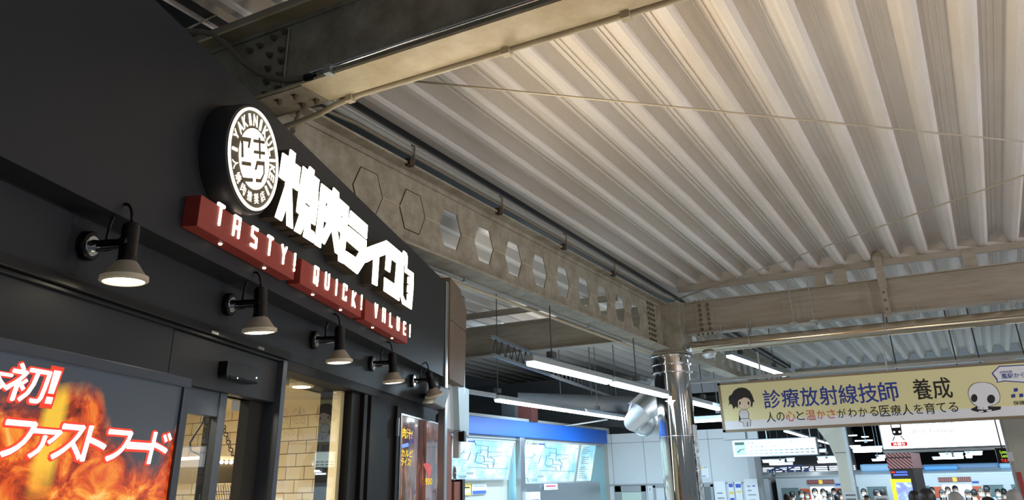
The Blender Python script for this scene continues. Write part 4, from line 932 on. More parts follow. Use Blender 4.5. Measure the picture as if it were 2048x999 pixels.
for i, (pa, pb, m) in enumerate([(1312,1330,M_white),(1390,1404,mat('window_dim', srgb(120,140,140), .3)),(1405,1422,mat('window_dark', srgb(100,110,112), .3))]):
    xa, xb = aty(pa, 975, YW).x, aty(pb, 975, YW).x; o = MB(); o.box(xa-.06, xa, YW-.05, YW, FLOOR, 1.49); o.box(xb, xb+.06, YW-.05, YW, FLOOR, 1.49); o.box(xa-.06, xb+.06, YW-.05, YW, 1.44, 1.50); w_ = struct(o.build('window_%d' % (i+2), M_grey)); o = MB(); o.box(xa, xb, YW-.03, YW-.01, FLOOR, 1.44); o.build('pane', m, w_)
notice(1392, 1417, 931, 955, None, M_paper, 'white notice with a yellow title on the white wall right of the column', [(.05,.80,.6,.92,M_yel),(.1,.1,.7,.16,M_lb)], Y=YW, txt=('です', .62, .9, .80, .93))
notice(1427, 1450, 962, 1012, None, M_paper, 'tall white poster with lines of small text on the white wall', [(.2,.3,.8,.36,M_grey),(.2,.5,.7,.56,M_grey),(.3,.15,.6,.25,M_lb)], Y=YW-.02)
notice(1456, 1466, 964, 1012, None, M_paper, 'narrow poster strip with blue and yellow blocks, between the two white posters', [(.1,.8,.9,.95,M_lb),(.1,.5,.9,.62,M_yel),(.1,.2,.9,.35,M_lb)], Y=YW-.02)
notice(1469, 1482, 962, 1012, None, M_paper, 'narrow poster with a blue head left of the timetable poster', [(.1,.75,.9,.9,M_lb),(.15,.55,.85,.62,M_yel)], Y=YW-.02)
notice(1487, 1514, 957, 1012, None, M_paper, 'wide pale timetable poster at the right corner of the white wall', [(.2,.7,.45,.76,M_grey),(.2,.55,.5,.6,M_grey),(.6,.72,.8,.76,M_lb),(.2,.4,.8,.44,M_grey),(.3,.2,.7,.25,M_grey)], Y=YW-.02)
notice(1297, 1303, 972, 984, None, M_paper, 'tiny white plate with a mark right of the grey door', [(.3,.2,.7,.8,M_grey)], Y=YW, cat='plate')
o = MB(); a = aty(1446, 860, YW-.1); c = aty(1516, 876, YW-.1); o.box(a.x, c.x-.28, YW-.12, YW-.02, c.z, a.z); o.box(c.x-.22, c.x, YW-.12, YW-.02, c.z, a.z); tag(o.build('wall_unit', M_white), 'white wall unit at the top right corner of the white wall', 'unit')
# dark things above the ticket area
t = thing('round_duct', (-9.2, 18.4, 3.2), 'dark grey round duct above the blue band', 'duct'); o = MB(); o.tube([CAM+ray(1035,800)*17.5, CAM+ray(1283,808)*17.5], .17, 20); o.build('tube', M_dgrey, t, smooth='auto')
o = MB()
for f in (.35, .6, .8): p = (CAM+ray(1035,800)*17.5).lerp(CAM+ray(1283,808)*17.5, f); o.tube([p+ZU*.17, p+ZU*1.3], .012, 6)
o.build('hanger', M_dgrey, t)
pipe_thing('thin_pipe', [CAM+ray(1100,856)*17.5, CAM+ray(1215,838)*17.5], .02, M_galv, 'thin pale pipe rising behind the blue band', 'pipe')
o = MB(); o.box(-14, -7.9, 20, 24.5, 2.9, 4.2); struct(o.build('wall_behind_tickets', M_dgrey))
o = MB(); c0 = CAM + ray(1018, 830)*16.5; o.box(c0.x-.18, c0.x+.15, c0.y, c0.y+.3, 2.8, c0.z+.28); tag(o.build('cabinet_box', M_dgrey), 'grey box standing behind the blue band', 'box')
o = MB(); c0 = CAM + ray(1042, 830)*16.5; o.box(c0.x-.14, c0.x+.25, c0.y, c0.y+.3, 2.8, c0.z+.28); tag(o.build('cabinet_box', mat('dull_red', srgb(96, 50, 44), .6)), 'dull red box standing behind the blue band', 'box')

# ------------------------------------------------------------------ yellow hanging sign
YS = 13.55
yl = aty(1434, 766.4, YS); ybl = aty(1447, 865.7, YS); ytr = aty(2048, 719, YS); ybr = aty(2048, 833, YS)
SX0 = (yl.x+ybl.x)/2; SX1 = 2.3; SZ1 = (yl.z+ytr.z)/2; SZ0 = (ybl.z+ybr.z)/2
ys = thing('hanging_sign', ((SX0+SX1)/2, YS+.08, SZ0), 'long hanging sign with a yellow field above a white band, right of the column', 'sign')
o = MB(); o.box(SX0, SX1, YS+.012, YS+.16, SZ0, SZ1); o.build('case', M_frame, ys)
o = MB(); fw_ = .035
o.box(SX0, SX1, YS-.006, YS+.012, SZ1-fw_, SZ1); o.box(SX0, SX1, YS-.006, YS+.012, SZ0, SZ0+fw_); o.box(SX0, SX0+fw_*1.2, YS-.006, YS+.012, SZ0, SZ1); o.box(SX1-fw_, SX1, YS-.006, YS+.012, SZ0, SZ1); o.build('frame', M_frame, ys)
qs = lambda u, v, k: Vector((u, YS-k, v))
zb = SZ0 + (SZ1-SZ0)*.215
o = MB(); o.prism([[(SX0+.04,zb),(SX1-.03,zb),(SX1-.03,SZ1-.03),(SX0+.04,SZ1-.03)]], qs, -.012, .0); o.build('yellow_field', M_yellow, ys)
o = MB(); o.prism([[(SX0+.04,SZ0+.03),(SX1-.03,SZ0+.03),(SX1-.03,zb),(SX0+.04,zb)]], qs, -.012, .0); o.build('white_band', M_signwhite, ys)
def su(px, py): p = aty(px, py, YS); return (p.x, p.z)
def sign_text(txt, pl, pr, m, bold=.01, name='lettering'):      # px of the upper left and lower right corners of the line
    n = len(txt); (x0, z1), (x1, z0) = su(*pl), su(*pr); cw = (x1-x0)/n
    for i, ch in enumerate(txt):
        if ch == ' ': continue
        mm = m[i] if isinstance(m, list) else m
        small = .80 if ch in 'のとかさがわるをてら' else .93
        h = (z1-z0)*small; zc = (z0+z1)/2
        text_part(name, ch, qs, x0+cw*(i+.5-small/2), x0+cw*(i+.5+small/2), zc-h/2, zc+h/2, .002, mm, ys, bold)
(tx0, tz1) = su(1524, 779); 
sign_text('診療放射線技師', (1523,779), (1802,802), M_inkb, .012)
sign_text('養成', (1820,757), (1909,796), M_ink, .012)
l2 = '人の心と温かさがわかる医療人を育てる'
(ax_, az1), (_, az0) = su(1530, 821), su(1530, 845); (bx_, bz1), (_, bz0) = su(1916, 803), su(1916, 825)
zt, zl = (az1+bz1)/2, (az0+bz0)/2; cw = (bx_-ax_)/len(l2)
for i, ch in enumerate(l2):
    small = .78 if ch in 'のとかさがわるをてる' else .92
    text_part('lettering', ch, qs, ax_+cw*(i+.5-small/2), ax_+cw*(i+.5+small/2), (zt+zl)/2-(zt-zl)*small/2, (zt+zl)/2+(zt-zl)*small/2, .002, M_inkr if i in (2,4,5,6) else M_ink, ys, .006)
# speech bubble, squares and small print at the right
def smooth_loop(L, n=6):
    out = []; m = len(L)
    for i in range(m):
        p0, p1, p2, p3 = L[i-1], L[i], L[(i+1) % m], L[(i+2) % m]
        for k in range(n):
            t = k/n; out.append(tuple(.5*((2*p1[a]) + (-p0[a]+p2[a])*t + (2*p0[a]-5*p1[a]+4*p2[a]-p3[a])*t*t + (-p0[a]+3*p1[a]-3*p2[a]+p3[a])*t**3) for a in (0, 1)))
    return out
def spoly(pxs, m, name, k=.002, k0=-.001): o = MB(); o.prism([[su(*p) for p in pxs]], qs, k0, k); return o.build(name, m, ys)
spoly([(1983,746),(1998,731),(2075,727),(2150,722),(2150,756),(2062,766),(2010,762),(1994,765),(1993,759)], M_inkb, 'bubble_outline', .001)
spoly([(1986,746),(1999,733),(2075,729),(2148,724),(2148,754),(2062,764),(2009,760),(1996,763),(1995,757)], M_signwhite, 'speech_bubble', .0025)
text_part('lettering', 'JR阪和線', qs, *[su(1999,745)[0], su(2025,745)[0], su(2010,746)[1], su(2010,741)[1]], .004, M_inkb, ys, .01)
text_part('lettering', '鳳駅から', qs, *[su(2001,745)[0], su(2049,745)[0], su(2020,756)[1], su(2020,746)[1]], .004, M_inkb, ys, .012)
for cx, cy in ((2031.5,779),(2026.5,791),(2042.5,790)):
    a = su(cx-4.2,cy-3.2); spoly([(cx-4.6,cy-2.6),(cx+3.4,cy-4.2),(cx+4.6,cy+2.6),(cx-3.4,cy+4.2)], M_inkb, 'blue_square')
text_part('lettering', '保健', qs, su(2026,803)[0], su(2049,803)[0], su(2036,809)[1], su(2036,801)[1], .002, M_ink, ys, .015)
# drawing of a seated nurse
M_hair = mat('print_hair', srgb(34, 32, 34), .6); M_face = mat('print_face', srgb(236, 214, 190), .6); M_scrub = mat('print_scrub', srgb(214, 214, 220), .6)
def px7(L): return [(1420+x/6.245, 720+y/6.245) for x, y in L]
def ell(cx, cy, rx, ry, n=28): return [(cx+rx*math.cos(2*math.pi*i/n), cy+ry*math.sin(2*math.pi*i/n)) for i in range(n)]
spoly(px7([(232,570),(240,520),(232,480),(240,445),(268,428),(300,375),(350,345),(400,338),(450,348),(500,385),(530,440),(545,490),(558,515),(538,520),(525,590),(512,570),(505,540),(350,560),(345,605),(325,575),(292,610),(278,560),(250,540)]), M_hair, 'drawn_hair', .002)
spoly(px7(ell(430, 535, 86, 76)), M_hair, 'drawn_outline', .0025)
spoly(px7(ell(430, 535, 82, 72)), M_face, 'drawn_face', .003)
spoly(px7([(338,560),(345,500),(400,478),(450,440),(465,430),(500,480),(518,560),(535,500),(520,440),(440,380),(360,400),(325,470),(322,540)]), M_hair, 'drawn_fringe', .0045)
for ex in (373, 482): spoly(px7(ell(ex, 535, 11, 22, 14)), M_hair, 'drawn_eye', .0045)
spoly(px7(ell(430, 573, 9, 4, 10)), M_inkr, 'drawn_mouth', .0045)
spoly(px7([(378,620),(455,612),(490,660),(484,725),(512,745),(512,815),(470,828),(462,830),(420,822),(412,780),(362,765),(362,690),(362,660)]), M_hair, 'drawn_outline', .002)
spoly(px7([(384,624),(452,617),(484,662),(478,722),(386,726),(368,682),(368,662)]), M_scrub, 'drawn_top', .003)
spoly(px7([(390,732),(480,728),(506,748),(506,812),(474,822),(472,770),(464,760),(462,824),(424,816),(418,776),(370,762)]), M_scrub, 'drawn_trousers', .003)
for fx in (440, 486): spoly(px7(ell(fx, 828, 20, 10, 14)), M_scrub, 'drawn_shoe', .003)
# drawing of a plain skull resting on its hands
def px8(L): return [(1848+x/4.995, 680+y/4.995) for x, y in L]
sk = [(470,600),(445,540),(455,480),(500,435),(570,422),(650,430),(715,470),(752,540),(752,600),(715,635),(640,660),(640,688),(540,688),(535,660),(490,630)]
spoly(px8([(465,688),(530,655),(640,660),(770,660),(765,690),(660,710),(590,722),(545,718),(480,700)]), M_ink, 'drawn_outline', .002)
spoly(px8([(540,706),(590,702),(596,716),(548,718)]), M_signwhite, 'drawn_hand', .003); spoly(px8([(624,696),(672,690),(678,706),(630,711)]), M_signwhite, 'drawn_hand', .003)
spoly(px8(smooth_loop([(x+(-5 if x < 600 else 5), y+(-4 if y < 560 else 3)) for x, y in sk])), M_ink, 'drawn_outline', .003)
spoly(px8(smooth_loop(sk)), M_signwhite, 'drawn_skull', .004)
spoly(px8(ell(502, 577, 32, 40)), M_ink, 'drawn_socket', .005); spoly(px8(ell(670, 586, 40, 44)), M_ink, 'drawn_socket', .005)
for x in (550, 590): spoly(px8([(x-2,665),(x+2,665),(x+2,688),(x-2,688)]), M_ink, 'drawn_tooth_line', .005)
# hangers of the sign
for px in (1397, 1775):
    xx = aty(px if px > 1434 else 1520, 740, YS+.05).x; o = MB(); o.bar((xx, YS+.05, SZ1), (xx, YS+.05, 3.56), .025, .02, Vector((0,1,0))); o.build('hanger', M_galv, ys)
o = MB(); o.box(SX0-.6, 6.0, YS+.35, YS+.40, SZ1+.07, SZ1+.12); tag(o.build('support_rail', M_galv), 'pale rail just above the yellow sign', 'rail')

# ------------------------------------------------------------------ signs, posts behind
def lit_sign(name, pTL, pTR, pBR, Y, label, depth=.2, z1=None, xr=None, m=None):
    a, c, e = aty(*pTL, Y), aty(*pTR, Y), aty(*pBR, Y); zt = z1 or (a.z+c.z)/2; x1 = xr or c.x
    t = thing(name, ((a.x+x1)/2, Y+depth/2, e.z), label, 'lit sign')
    o = MB(); o.box(a.x, x1, Y+.008, Y+depth, e.z, zt); o.build('case', M_housing, t, bevel=.006)
    o = MB(); o.box(a.x+.02, x1-.02, Y, Y+.01, e.z+.02, zt-.02); o.build('lit_face', m or M_signw, t)
    return t, a.x, x1, e.z, zt
Y1 = 18.0
t, xa, xb, za, zc_ = lit_sign('guide_sign', (1463,881), (1631,871), (1631,909), Y1, 'small white lit sign with green picture and two lines of text under the yellow sign', .22, z1=aty(1545,876,Y1).z, m=glow('sign_green_white', (.86, .98, .92, 1), 1.15))
qg = lambda u, v, k: Vector((xa+(xb-xa)*u, Y1-k, za+(zc_-za)*v))
M_pgreen = mat('pale_green', srgb(170, 200, 170), .5); M_dgreen = mat('deep_green', srgb(40, 70, 60), .5); M_lgrey = mat('print_grey', srgb(84, 98, 102), .6)
o = MB(); o.prism([[(.03,.12),(.165,.12),(.165,.88),(.03,.88)]], qg, 0, .003); o.build('picture', M_pgreen, t); o = MB(); o.prism([[(.035,.70),(.15,.70),(.15,.86),(.035,.86)]], qg, .003, .005); o.build('picture_head', M_dgreen, t)
o = MB(); o.prism([[(.05,.3),(.09,.45),(.15,.5),(.15,.46),(.10,.40),(.07,.26)]], qg, .003, .005); o.build('picture_line', M_lgrey, t)
text_part('lettering', '乗継きっぷとJRきっぷをかさねて', qg, .19, .77, .70, .86, .003, M_lgrey, t, .012)
text_part('lettering', '自動改札機にお入れください', qg, .19, .70, .48, .64, .003, M_lgrey, t, .012)
for v in (.31, .14): o = MB(); [o.prism([[(u,v),(u+.045,v),(u+.045,v+.08),(u,v+.08)]], qg, .002, .004) for u in [.20+.06*i for i in range(13)]]; o.build('small_print', mat('faint_print', srgb(168, 182, 184), .6) if 'faint_print' not in bpy.data.materials else bpy.data.materials['faint_print'], t)
for u in (.42, .93): p = qg(u, 1, -.1); o = MB(); o.tube([p, p+ZU*.75], .012, 6); o.build('hanger', M_galv, t)
Y2 = 17.0
t, xa, xb, za, zc_ = lit_sign('platform_sign', (1757,853), (2008,842), (2012,891), Y2, 'big bright white lit sign with train symbol and red tag under the yellow sign', .3, z1=2.66, m=glow('sign_bright', (.95, .98, 1.0, 1), 2.6))
qb = lambda u, v, k: Vector((xa+(xb-xa)*u, Y2-k, za+(zc_-za)*v)); AR = (zc_-za)/(xb-xa)
def bx(u0, u1, v0, v1, m, nm, k=.004): o = MB(); o.prism([[(u0,v0),(u1,v0),(u1,v1),(u0,v1)]], qb, 0, k); return o.build(nm, m, t)
bx(.075, .21, .10, .21, mat('tag_red', srgb(214, 40, 36), .5, emit=srgb(214, 40, 36), es=.7), 'red_tag')
text_part('lettering', '外回り', qb, .095, .19, .12, .19, .006, M_signw, t, .02)
hx_ = lambda u, v: (.145+u*.04, .52+v*.04/AR*1.0)
def bp(pts, m, nm, k=.005): o = MB(); o.prism([[hx_(*p) for p in pts]], qb, 0, k); o.build(nm, m, t)
bp([(-1,2.4),(1,2.4),(1.15,2.0),(1.0,-.6),(.7,-.9),(-.7,-.9),(-1.0,-.6),(-1.15,2.0)], M_ink, 'train_symbol'); bp([(-.85,1.9),(.85,1.9),(.85,.8),(-.85,.8)], M_signw, 'train_symbol_window', .007)
for s in (-1, 1): bp(ell(.55*s, -.15, .22, .22, 12), M_signw, 'train_symbol_lamp', .007); bp([(.5*s,-1.0),(.75*s,-1.0),(1.35*s,-2.0),(1.1*s,-2.0)], M_ink, 'train_symbol_rail')
M_faint = mat('faint_blue_print', srgb(206, 214, 226), .6, emit=srgb(206, 214, 226), es=.55)
text_part('lettering', 'Change here', qb, .27, .62, .62, .78, .003, M_faint, t, .01); text_part('lettering', '(For Tennoji', qb, .27, .60, .40, .56, .003, M_faint, t, .01)
o = MB(); o.box(xa-.005, xb, Y2-.002, Y2+.3, za-.05, za-.01); o.build('foot_rail', M_white, t)
for u in (.14, .55, .9): p = qb(u, 0, -.15); o = MB(); o.tube([p-ZU*.02, p-ZU*.16], .02, 8); o.build('under_bracket', M_white, t)
for u in (.25, .75):
    p = qb(u, 1, -.15); o = MB(); o.tube([p, Vector((p.x, p.y, 4.74))], .012, 6); o.build('hanger', M_dgrey, t)
t, xa2, xb2, za2, zc2 = lit_sign('platform_sign', (2031,842), (2110,838), (2049,887), Y2, 'bright white lit sign cut by the right edge, behind the big post', .3, z1=2.66, xr=2.9, m=bpy.data.materials['sign_bright'])
for u in (.2, .8):
    o = MB(); o.tube([(xa2+(xb2-xa2)*u, Y2+.15, zc2), (xa2+(xb2-xa2)*u, Y2+.15, 4.74)], .012, 6); o.build('hanger', M_dgrey, t)
# posts
t = thing('steel_post', (-2.25, 18.2, FLOOR), 'cream steel post with a curved bracket at its top behind the yellow sign', 'post', None, 'thing')
Yp = 18.2; a = aty(1680, 960, Yp).x; c = aty(1704, 960, Yp).x
o = MB(); o.prism([[(a, FLOOR-.2), (c, FLOOR-.2), (c, 3.4), (a-.55, 3.4), (a-.50, 2.85), (a-.28, 2.55), (a-.08, 2.2), (a, 1.9)]], lambda u, v, k: Vector((u, k, v)), Yp-.04, Yp+.04); o.build('web', mat('post_cream', srgb(206, 200, 184), .5, noise=.08), t)
o = MB(); o.box(c-.005, c+.06, Yp-.10, Yp+.10, FLOOR-.2, 3.4); o.build('flange', mat('post_light', srgb(216, 224, 230), .45), t)
o = MB(); o.box(a-.01, c+.01, Yp-.045, Yp+.045, 2.045, 2.055); o.build('joint', M_rust, t)
t = thing('steel_post', (.9, 15.5, FLOOR), 'wide grey-beige post with a red strip low down at the right edge', 'post', None, 'thing')
Yq = 15.5; a = aty(2006, 850, Yq).x; 
o = MB(); o.prism([[(a, FLOOR-.2), (a+.42, FLOOR-.2), (a+.42, 3.4), (a, 3.4)]], lambda u, v, k: Vector((u, k, v)), Yq, Yq+.3); o.build('shaft', mat('post_beige', srgb(176, 176, 164), .5, noise=.08), t, bevel=.02)
o = MB(); o.box(a-.035, a, Yq-.01, Yq+.2, FLOOR-.2, 3.4); o.build('edge_tube', M_galv, t)
o = MB(); o.box(a+.02, a+.08, Yq-.012, Yq, FLOOR, 1.62); o.build('red_strip', mat('strip_red', srgb(178, 64, 66), .5), t)
o = MB(); o.box(a-.05, a+.03, Yq-.03, Yq, 1.78, 1.92); o.build('white_sleeve', M_white, t)
# departure display
Yd = 16.6; p0 = aty(1990, 898, Yd); p1 = aty(2026, 925, Yd)
t = thing('departure_display', ((p0.x+p1.x)/2, Yd, p1.z), 'black display with green and red dot letters beside the wide right post', 'display')
o = MB(); o.box(p0.x, p1.x, Yd, Yd+.15, p1.z, p0.z+.02); o.build('case', M_jet, t)
qd = lambda u, v, k: Vector((p0.x+(p1.x-p0.x)*u, Yd-k, p1.z+(p0.z-p1.z)*v))
M_lg = glow('led_green', srgb(170, 220, 60), 1.2); M_lr = glow('led_red', srgb(240, 60, 50), 1.2)
text_part('lettering', 'Loca', qd, .30, .72, .70, .92, .004, M_lg, t, .02); text_part('lettering', 'Loca', qd, .34, .76, .42, .64, .004, M_lg, t, .02); text_part('lettering', 'り止の', qd, .26, .84, .08, .34, .004, M_lr, t, .02)
o = MB(); o.tube([((p0.x+p1.x)/2, Yd+.07, p0.z), ((p0.x+p1.x)/2, Yd+.07, 4.75)], .012, 8); o.build('hanger', M_dgrey, t)
# kiosk with striped awning and a screen
Yk = 14.6; k0 = aty(1776, 920, Yk); k1 = aty(1822, 920, Yk); ztop = aty(1800, 905, Yk).z; zaw = aty(1800, 936, Yk).z
t = thing('kiosk', ((k0.x+k1.x)/2, Yk+.3, FLOOR), 'dark kiosk with red and white striped top and a bright screen below', 'kiosk')
k2 = aty(1845, 940, Yk+.75).x
o = MB(); o.prism([[(k0.x, Yk), (k1.x, Yk), (k2, Yk+.7), (k0.x, Yk+.7)]], lambda u, v, k: Vector((u, v, k)), FLOOR, zaw); o.build('body', M_dgrey, t)
stripe = bpy.data.materials.new('awning_stripes'); stripe.use_nodes = True; nt = stripe.node_tree; b = nt.nodes['Principled BSDF']; N = nt.nodes.new; Lk = nt.links.new
tc = N('ShaderNodeTexCoord'); w_ = N('ShaderNodeTexWave'); w_.wave_type = 'BANDS'; w_.bands_direction = 'DIAGONAL'; w_.inputs['Scale'].default_value = 11; Lk(tc.outputs['Object'], w_.inputs[0]); cr = N('ShaderNodeValToRGB'); cr.color_ramp.interpolation = 'CONSTANT'; e = cr.color_ramp.elements; e[0].color = srgb(150, 70, 76); e[1].position = .5; e[1].color = srgb(226, 206, 214); Lk(w_.outputs[0], cr.inputs[0]); Lk(cr.outputs[0], b.inputs['Base Color'])
o = MB(); o.prism([[(k0.x-.02, Yk-.02), (k1.x+.01, Yk-.02), (k2+.01, Yk+.72), (k0.x-.02, Yk+.72)]], lambda u, v, k: Vector((u, v, k)), zaw, ztop); o.build('striped_top', stripe, t)
o = MB(); o.box(k0.x-.022, k1.x+.012, Yk-.024, Yk-.018, zaw+(ztop-zaw)*.66, zaw+(ztop-zaw)*.74); o.build('top_seam', M_dgrey, t)
scr = bpy.data.materials.new('screen_picture'); scr.use_nodes = True; nt = scr.node_tree; b = nt.nodes['Principled BSDF']; N = nt.nodes.new; Lk = nt.links.new
tc = N('ShaderNodeTexCoord'); n = N('ShaderNodeTexNoise'); n.inputs['Scale'].default_value = 6; n.inputs['Distortion'].default_value = 1; Lk(tc.outputs['Object'], n.inputs[0]); cr = N('ShaderNodeValToRGB'); e = cr.color_ramp.elements; e[0].position = .35; e[0].color = srgb(30, 60, 190); e[1].position = .66; e[1].color = srgb(190, 220, 255); k = e.new(.5); k.color = srgb(60, 120, 240); Lk(n.outputs[0], cr.inputs[0]); Lk(cr.outputs[0], b.inputs['Emission Color']); b.inputs['Emission Strength'].default_value = 1.2
s0 = aty(1781, 960, Yk-.01).x; s1 = aty(1822, 960, Yk-.01).x; zs = aty(1800, 957, Yk).z
o = MB(); o.box(s0, s1, Yk-.02, Yk, .9, zs); sco = o.build('screen', scr, t); o = MB(); o.box(s0, s0+.06, Yk-.024, Yk-.018, .9, zs); o.box(s0, s1, Yk-.024, Yk-.018, zs-.05, zs); o.build('screen_edge', glow('screen_yellow', srgb(220, 230, 60), 1), sco)
zs2 = aty(1800, 940, Yk).z
for i, (f0, f1, m) in enumerate([(.1,.3,M_lr),(.35,.9,glow('screen_blue', srgb(90,130,255), 1)),(.2,.9,bpy.data.materials['screen_blue'])]): o = MB(); zz = zs2 - (.035 if i < 2 else .075); o.box(s0+(s1-s0)*f0, s0+(s1-s0)*f1, Yk-.012, Yk, zz, zz+.022); o.build('screen_line', m, t)

# ------------------------------------------------------------------ train at the platform
YT = 32.0; FT = FLOOR-.25
def tx(px, py=970): return aty(px, py, YT).x
ZG = 1.60
tr = thing('commuter_train', (0, YT+1.3, FT-1), 'silver commuter train with orange panels standing behind the crowd', 'train')
o = MB()
def carbody(x0, x1):
    pr = [(YT, FT-.9), (YT, ZG-.05), (YT+.08, ZG+.03), (YT+.45, ZG+.14), (YT+1.3, ZG+.18), (YT+2.2, ZG+.14), (YT+2.6, ZG-.05), (YT+2.6, FT-.9)]
    o.prism([pr], lambda u, v, k: Vector((k, u, v)), x0, x1)
carbody(tx(1553), 14); 
o.build('car_body', mat('train_silver', srgb(206, 210, 212), .35, .1), tr)
o = MB(); carbody(-15, tx(1538)); o.build('car_body', bpy.data.materials['train_silver'], tr)
o = MB(); o.box(tx(1538), tx(1553), YT+.5, YT+2.1, FT-.5, ZG-.2); o.build('gangway', M_dark, tr)
o = MB(); o.box(-15, 14, YT-.02, YT+.03, ZG-.05, ZG); o.build('gutter', M_galv, tr)
M_torange = mat('train_orange', srgb(222, 96, 48), .45); M_twin = mat('train_window', srgb(120, 140, 138), .15); M_tin = glow('train_inside', (1, .97, .92, 1), 1.0)
def tbox(px0, px1, z0, z1, m, nm, y=.012, k=0): o = MB(); o.box(tx(px0), tx(px1), YT-y, YT-k, z0, z1); return o.build(nm, m, tr)
def zt_(px, py): return aty(px, py, YT).z
for d0, d1 in ((1620, 1667), (1884, 1942), (2080, 2130)):
    tbox(d0, d1, FT, zt_(1640, 972), M_tin, 'open_doorway', .02)
    tbox(d0-2, d1+2, zt_(1640, 972), zt_(1640, 969.5), M_galv, 'door_header', .03)
    tbox(d0-22, d0-2, FT+.4, zt_(1640, 976), M_torange, 'orange_panel'); tbox(d1+2, d1+20, FT+.4, zt_(1640, 976), M_torange, 'orange_panel')
    hb = zt_(1640, 967.5); ht = zt_(1640, 958.5); hp = MB(); w0, w1 = tx(d0-5), tx(d1+3)
    ban = tbox(d0-5, d1+3, hb, ht, mat('header_red', srgb(128, 62, 54), .5) if 'header_red' not in bpy.data.materials else bpy.data.materials['header_red'], 'door_banner', .035)
    for i in range(16):
        if 6 < i < 9: continue
        o = MB(); x = w0+(w1-w0)*(i+.5)/16; o.box(x-.012, x+.012, YT-.04, YT-.034, hb+.02, ht-.02); o.build('banner_stripe', mat('banner_pink', srgb(190, 130, 118), .5) if 'banner_pink' not in bpy.data.materials else bpy.data.materials['banner_pink'], ban)
    o = MB(); o.box(w0+(w1-w0)*.44, w0+(w1-w0)*.57, YT-.045, YT-.034, hb+.01, ht-.01); o.build('banner_sign', glow('banner_yellow', srgb(230, 190, 60), .7) if 'banner_yellow' not in bpy.data.materials else bpy.data.materials['banner_yellow'], ban)
    tbox(d1+4, d1+17, zt_(1680, 970), zt_(1680, 966), M_lb, 'blue_plate', .02)
for w0, w1 in ((1562, 1596), (1733, 1772), (1690, 1716), (1966, 2006), (1820, 1858), (2022, 2060)):
    tbox(w0, w1, FT+.9, zt_(1700, 974), M_twin, 'window', .014); tbox(w0-1, w1+1, zt_(1700, 974), zt_(1700, 973.2), M_dgrey, 'window_trim', .018)
# roof equipment
def runit(px0, px1, py0, py1, m, nm='roof_unit', y=.25):
    a = aty(px0, py1, YT+y); c = aty(px1, py0, YT+y); o = MB(); o.box(a.x, c.x, YT+y, YT+2.1, ZG+.10, c.z); return o.build(nm, m, tr, bevel=.06)
M_ac = mat('roof_unit_blue', srgb(150, 190, 220), .35)
runit(1722, 1776, 926, 946, M_ac); runit(1846, 1998, 924, 942, mat('roof_grey_blue', srgb(112, 140, 172), .5), 'roof_fairing', .5); runit(2000, 2024, 924, 936, M_ac); runit(2040, 2110, 922, 936, M_ac); runit(1848, 1915, 929, 941, mat('roof_sky', srgb(100, 170, 230), .4), 'roof_cover', .2)
o = MB()
pb = aty(1540, 945, YT+.8); 
for a, c in (((1532,948),(1552,934)),((1552,934),(1580,946)),((1552,934),(1606,930)),((1580,946),(1618,938)),((1590,932),(1560,946)),((1600,946),(1620,933)),((1534,940),(1560,940)),((1565,941),(1618,941)),((1545,946),(1545,936)),((1575,946),(1575,936)),((1610,946),(1610,934))): o.tube([aty(*a, YT+.9), aty(*c, YT+.9)], .028, 6)
o.build('pantograph', mat('panto_blue', srgb(70, 84, 130), .5), tr)
for px in (1536, 1548, 1572, 1590, 1606):
    a = aty(px, 946, YT+.8); o = MB(); o.lathe([(.05, 0), (.05, .05), (.03, .06), (.05, .09), (.03, .12)], (a.x, YT+.8, ZG+.1), ZU, 10); o.build('insulator', M_white, tr)
# lit platform windows far behind the train
o = MB(); a = aty(1500, 949, 46); c = aty(1712, 929, 46); 
for i in range(4):
    z0 = a.z + (c.z-a.z)*i/4; o.box(a.x, c.x, 46, 46.1, z0+.03, z0+(c.z-a.z)/4-.02)
fw4 = MB(); fw4.box(a.x, c.x, 46.1, 46.2, FT, 4); w5 = struct(fw4.build('window_5', M_dgrey)); o.build('lit_pane', glow('far_window', (.80, .90, 1, 1), 2.0), w5)
o = MB()
for i in range(9): x = a.x+(c.x-a.x)*i/8; o.box(x-.04, x+.04, 45.94, 46, a.z, c.z)
o.build('mullion', M_slate, w5)
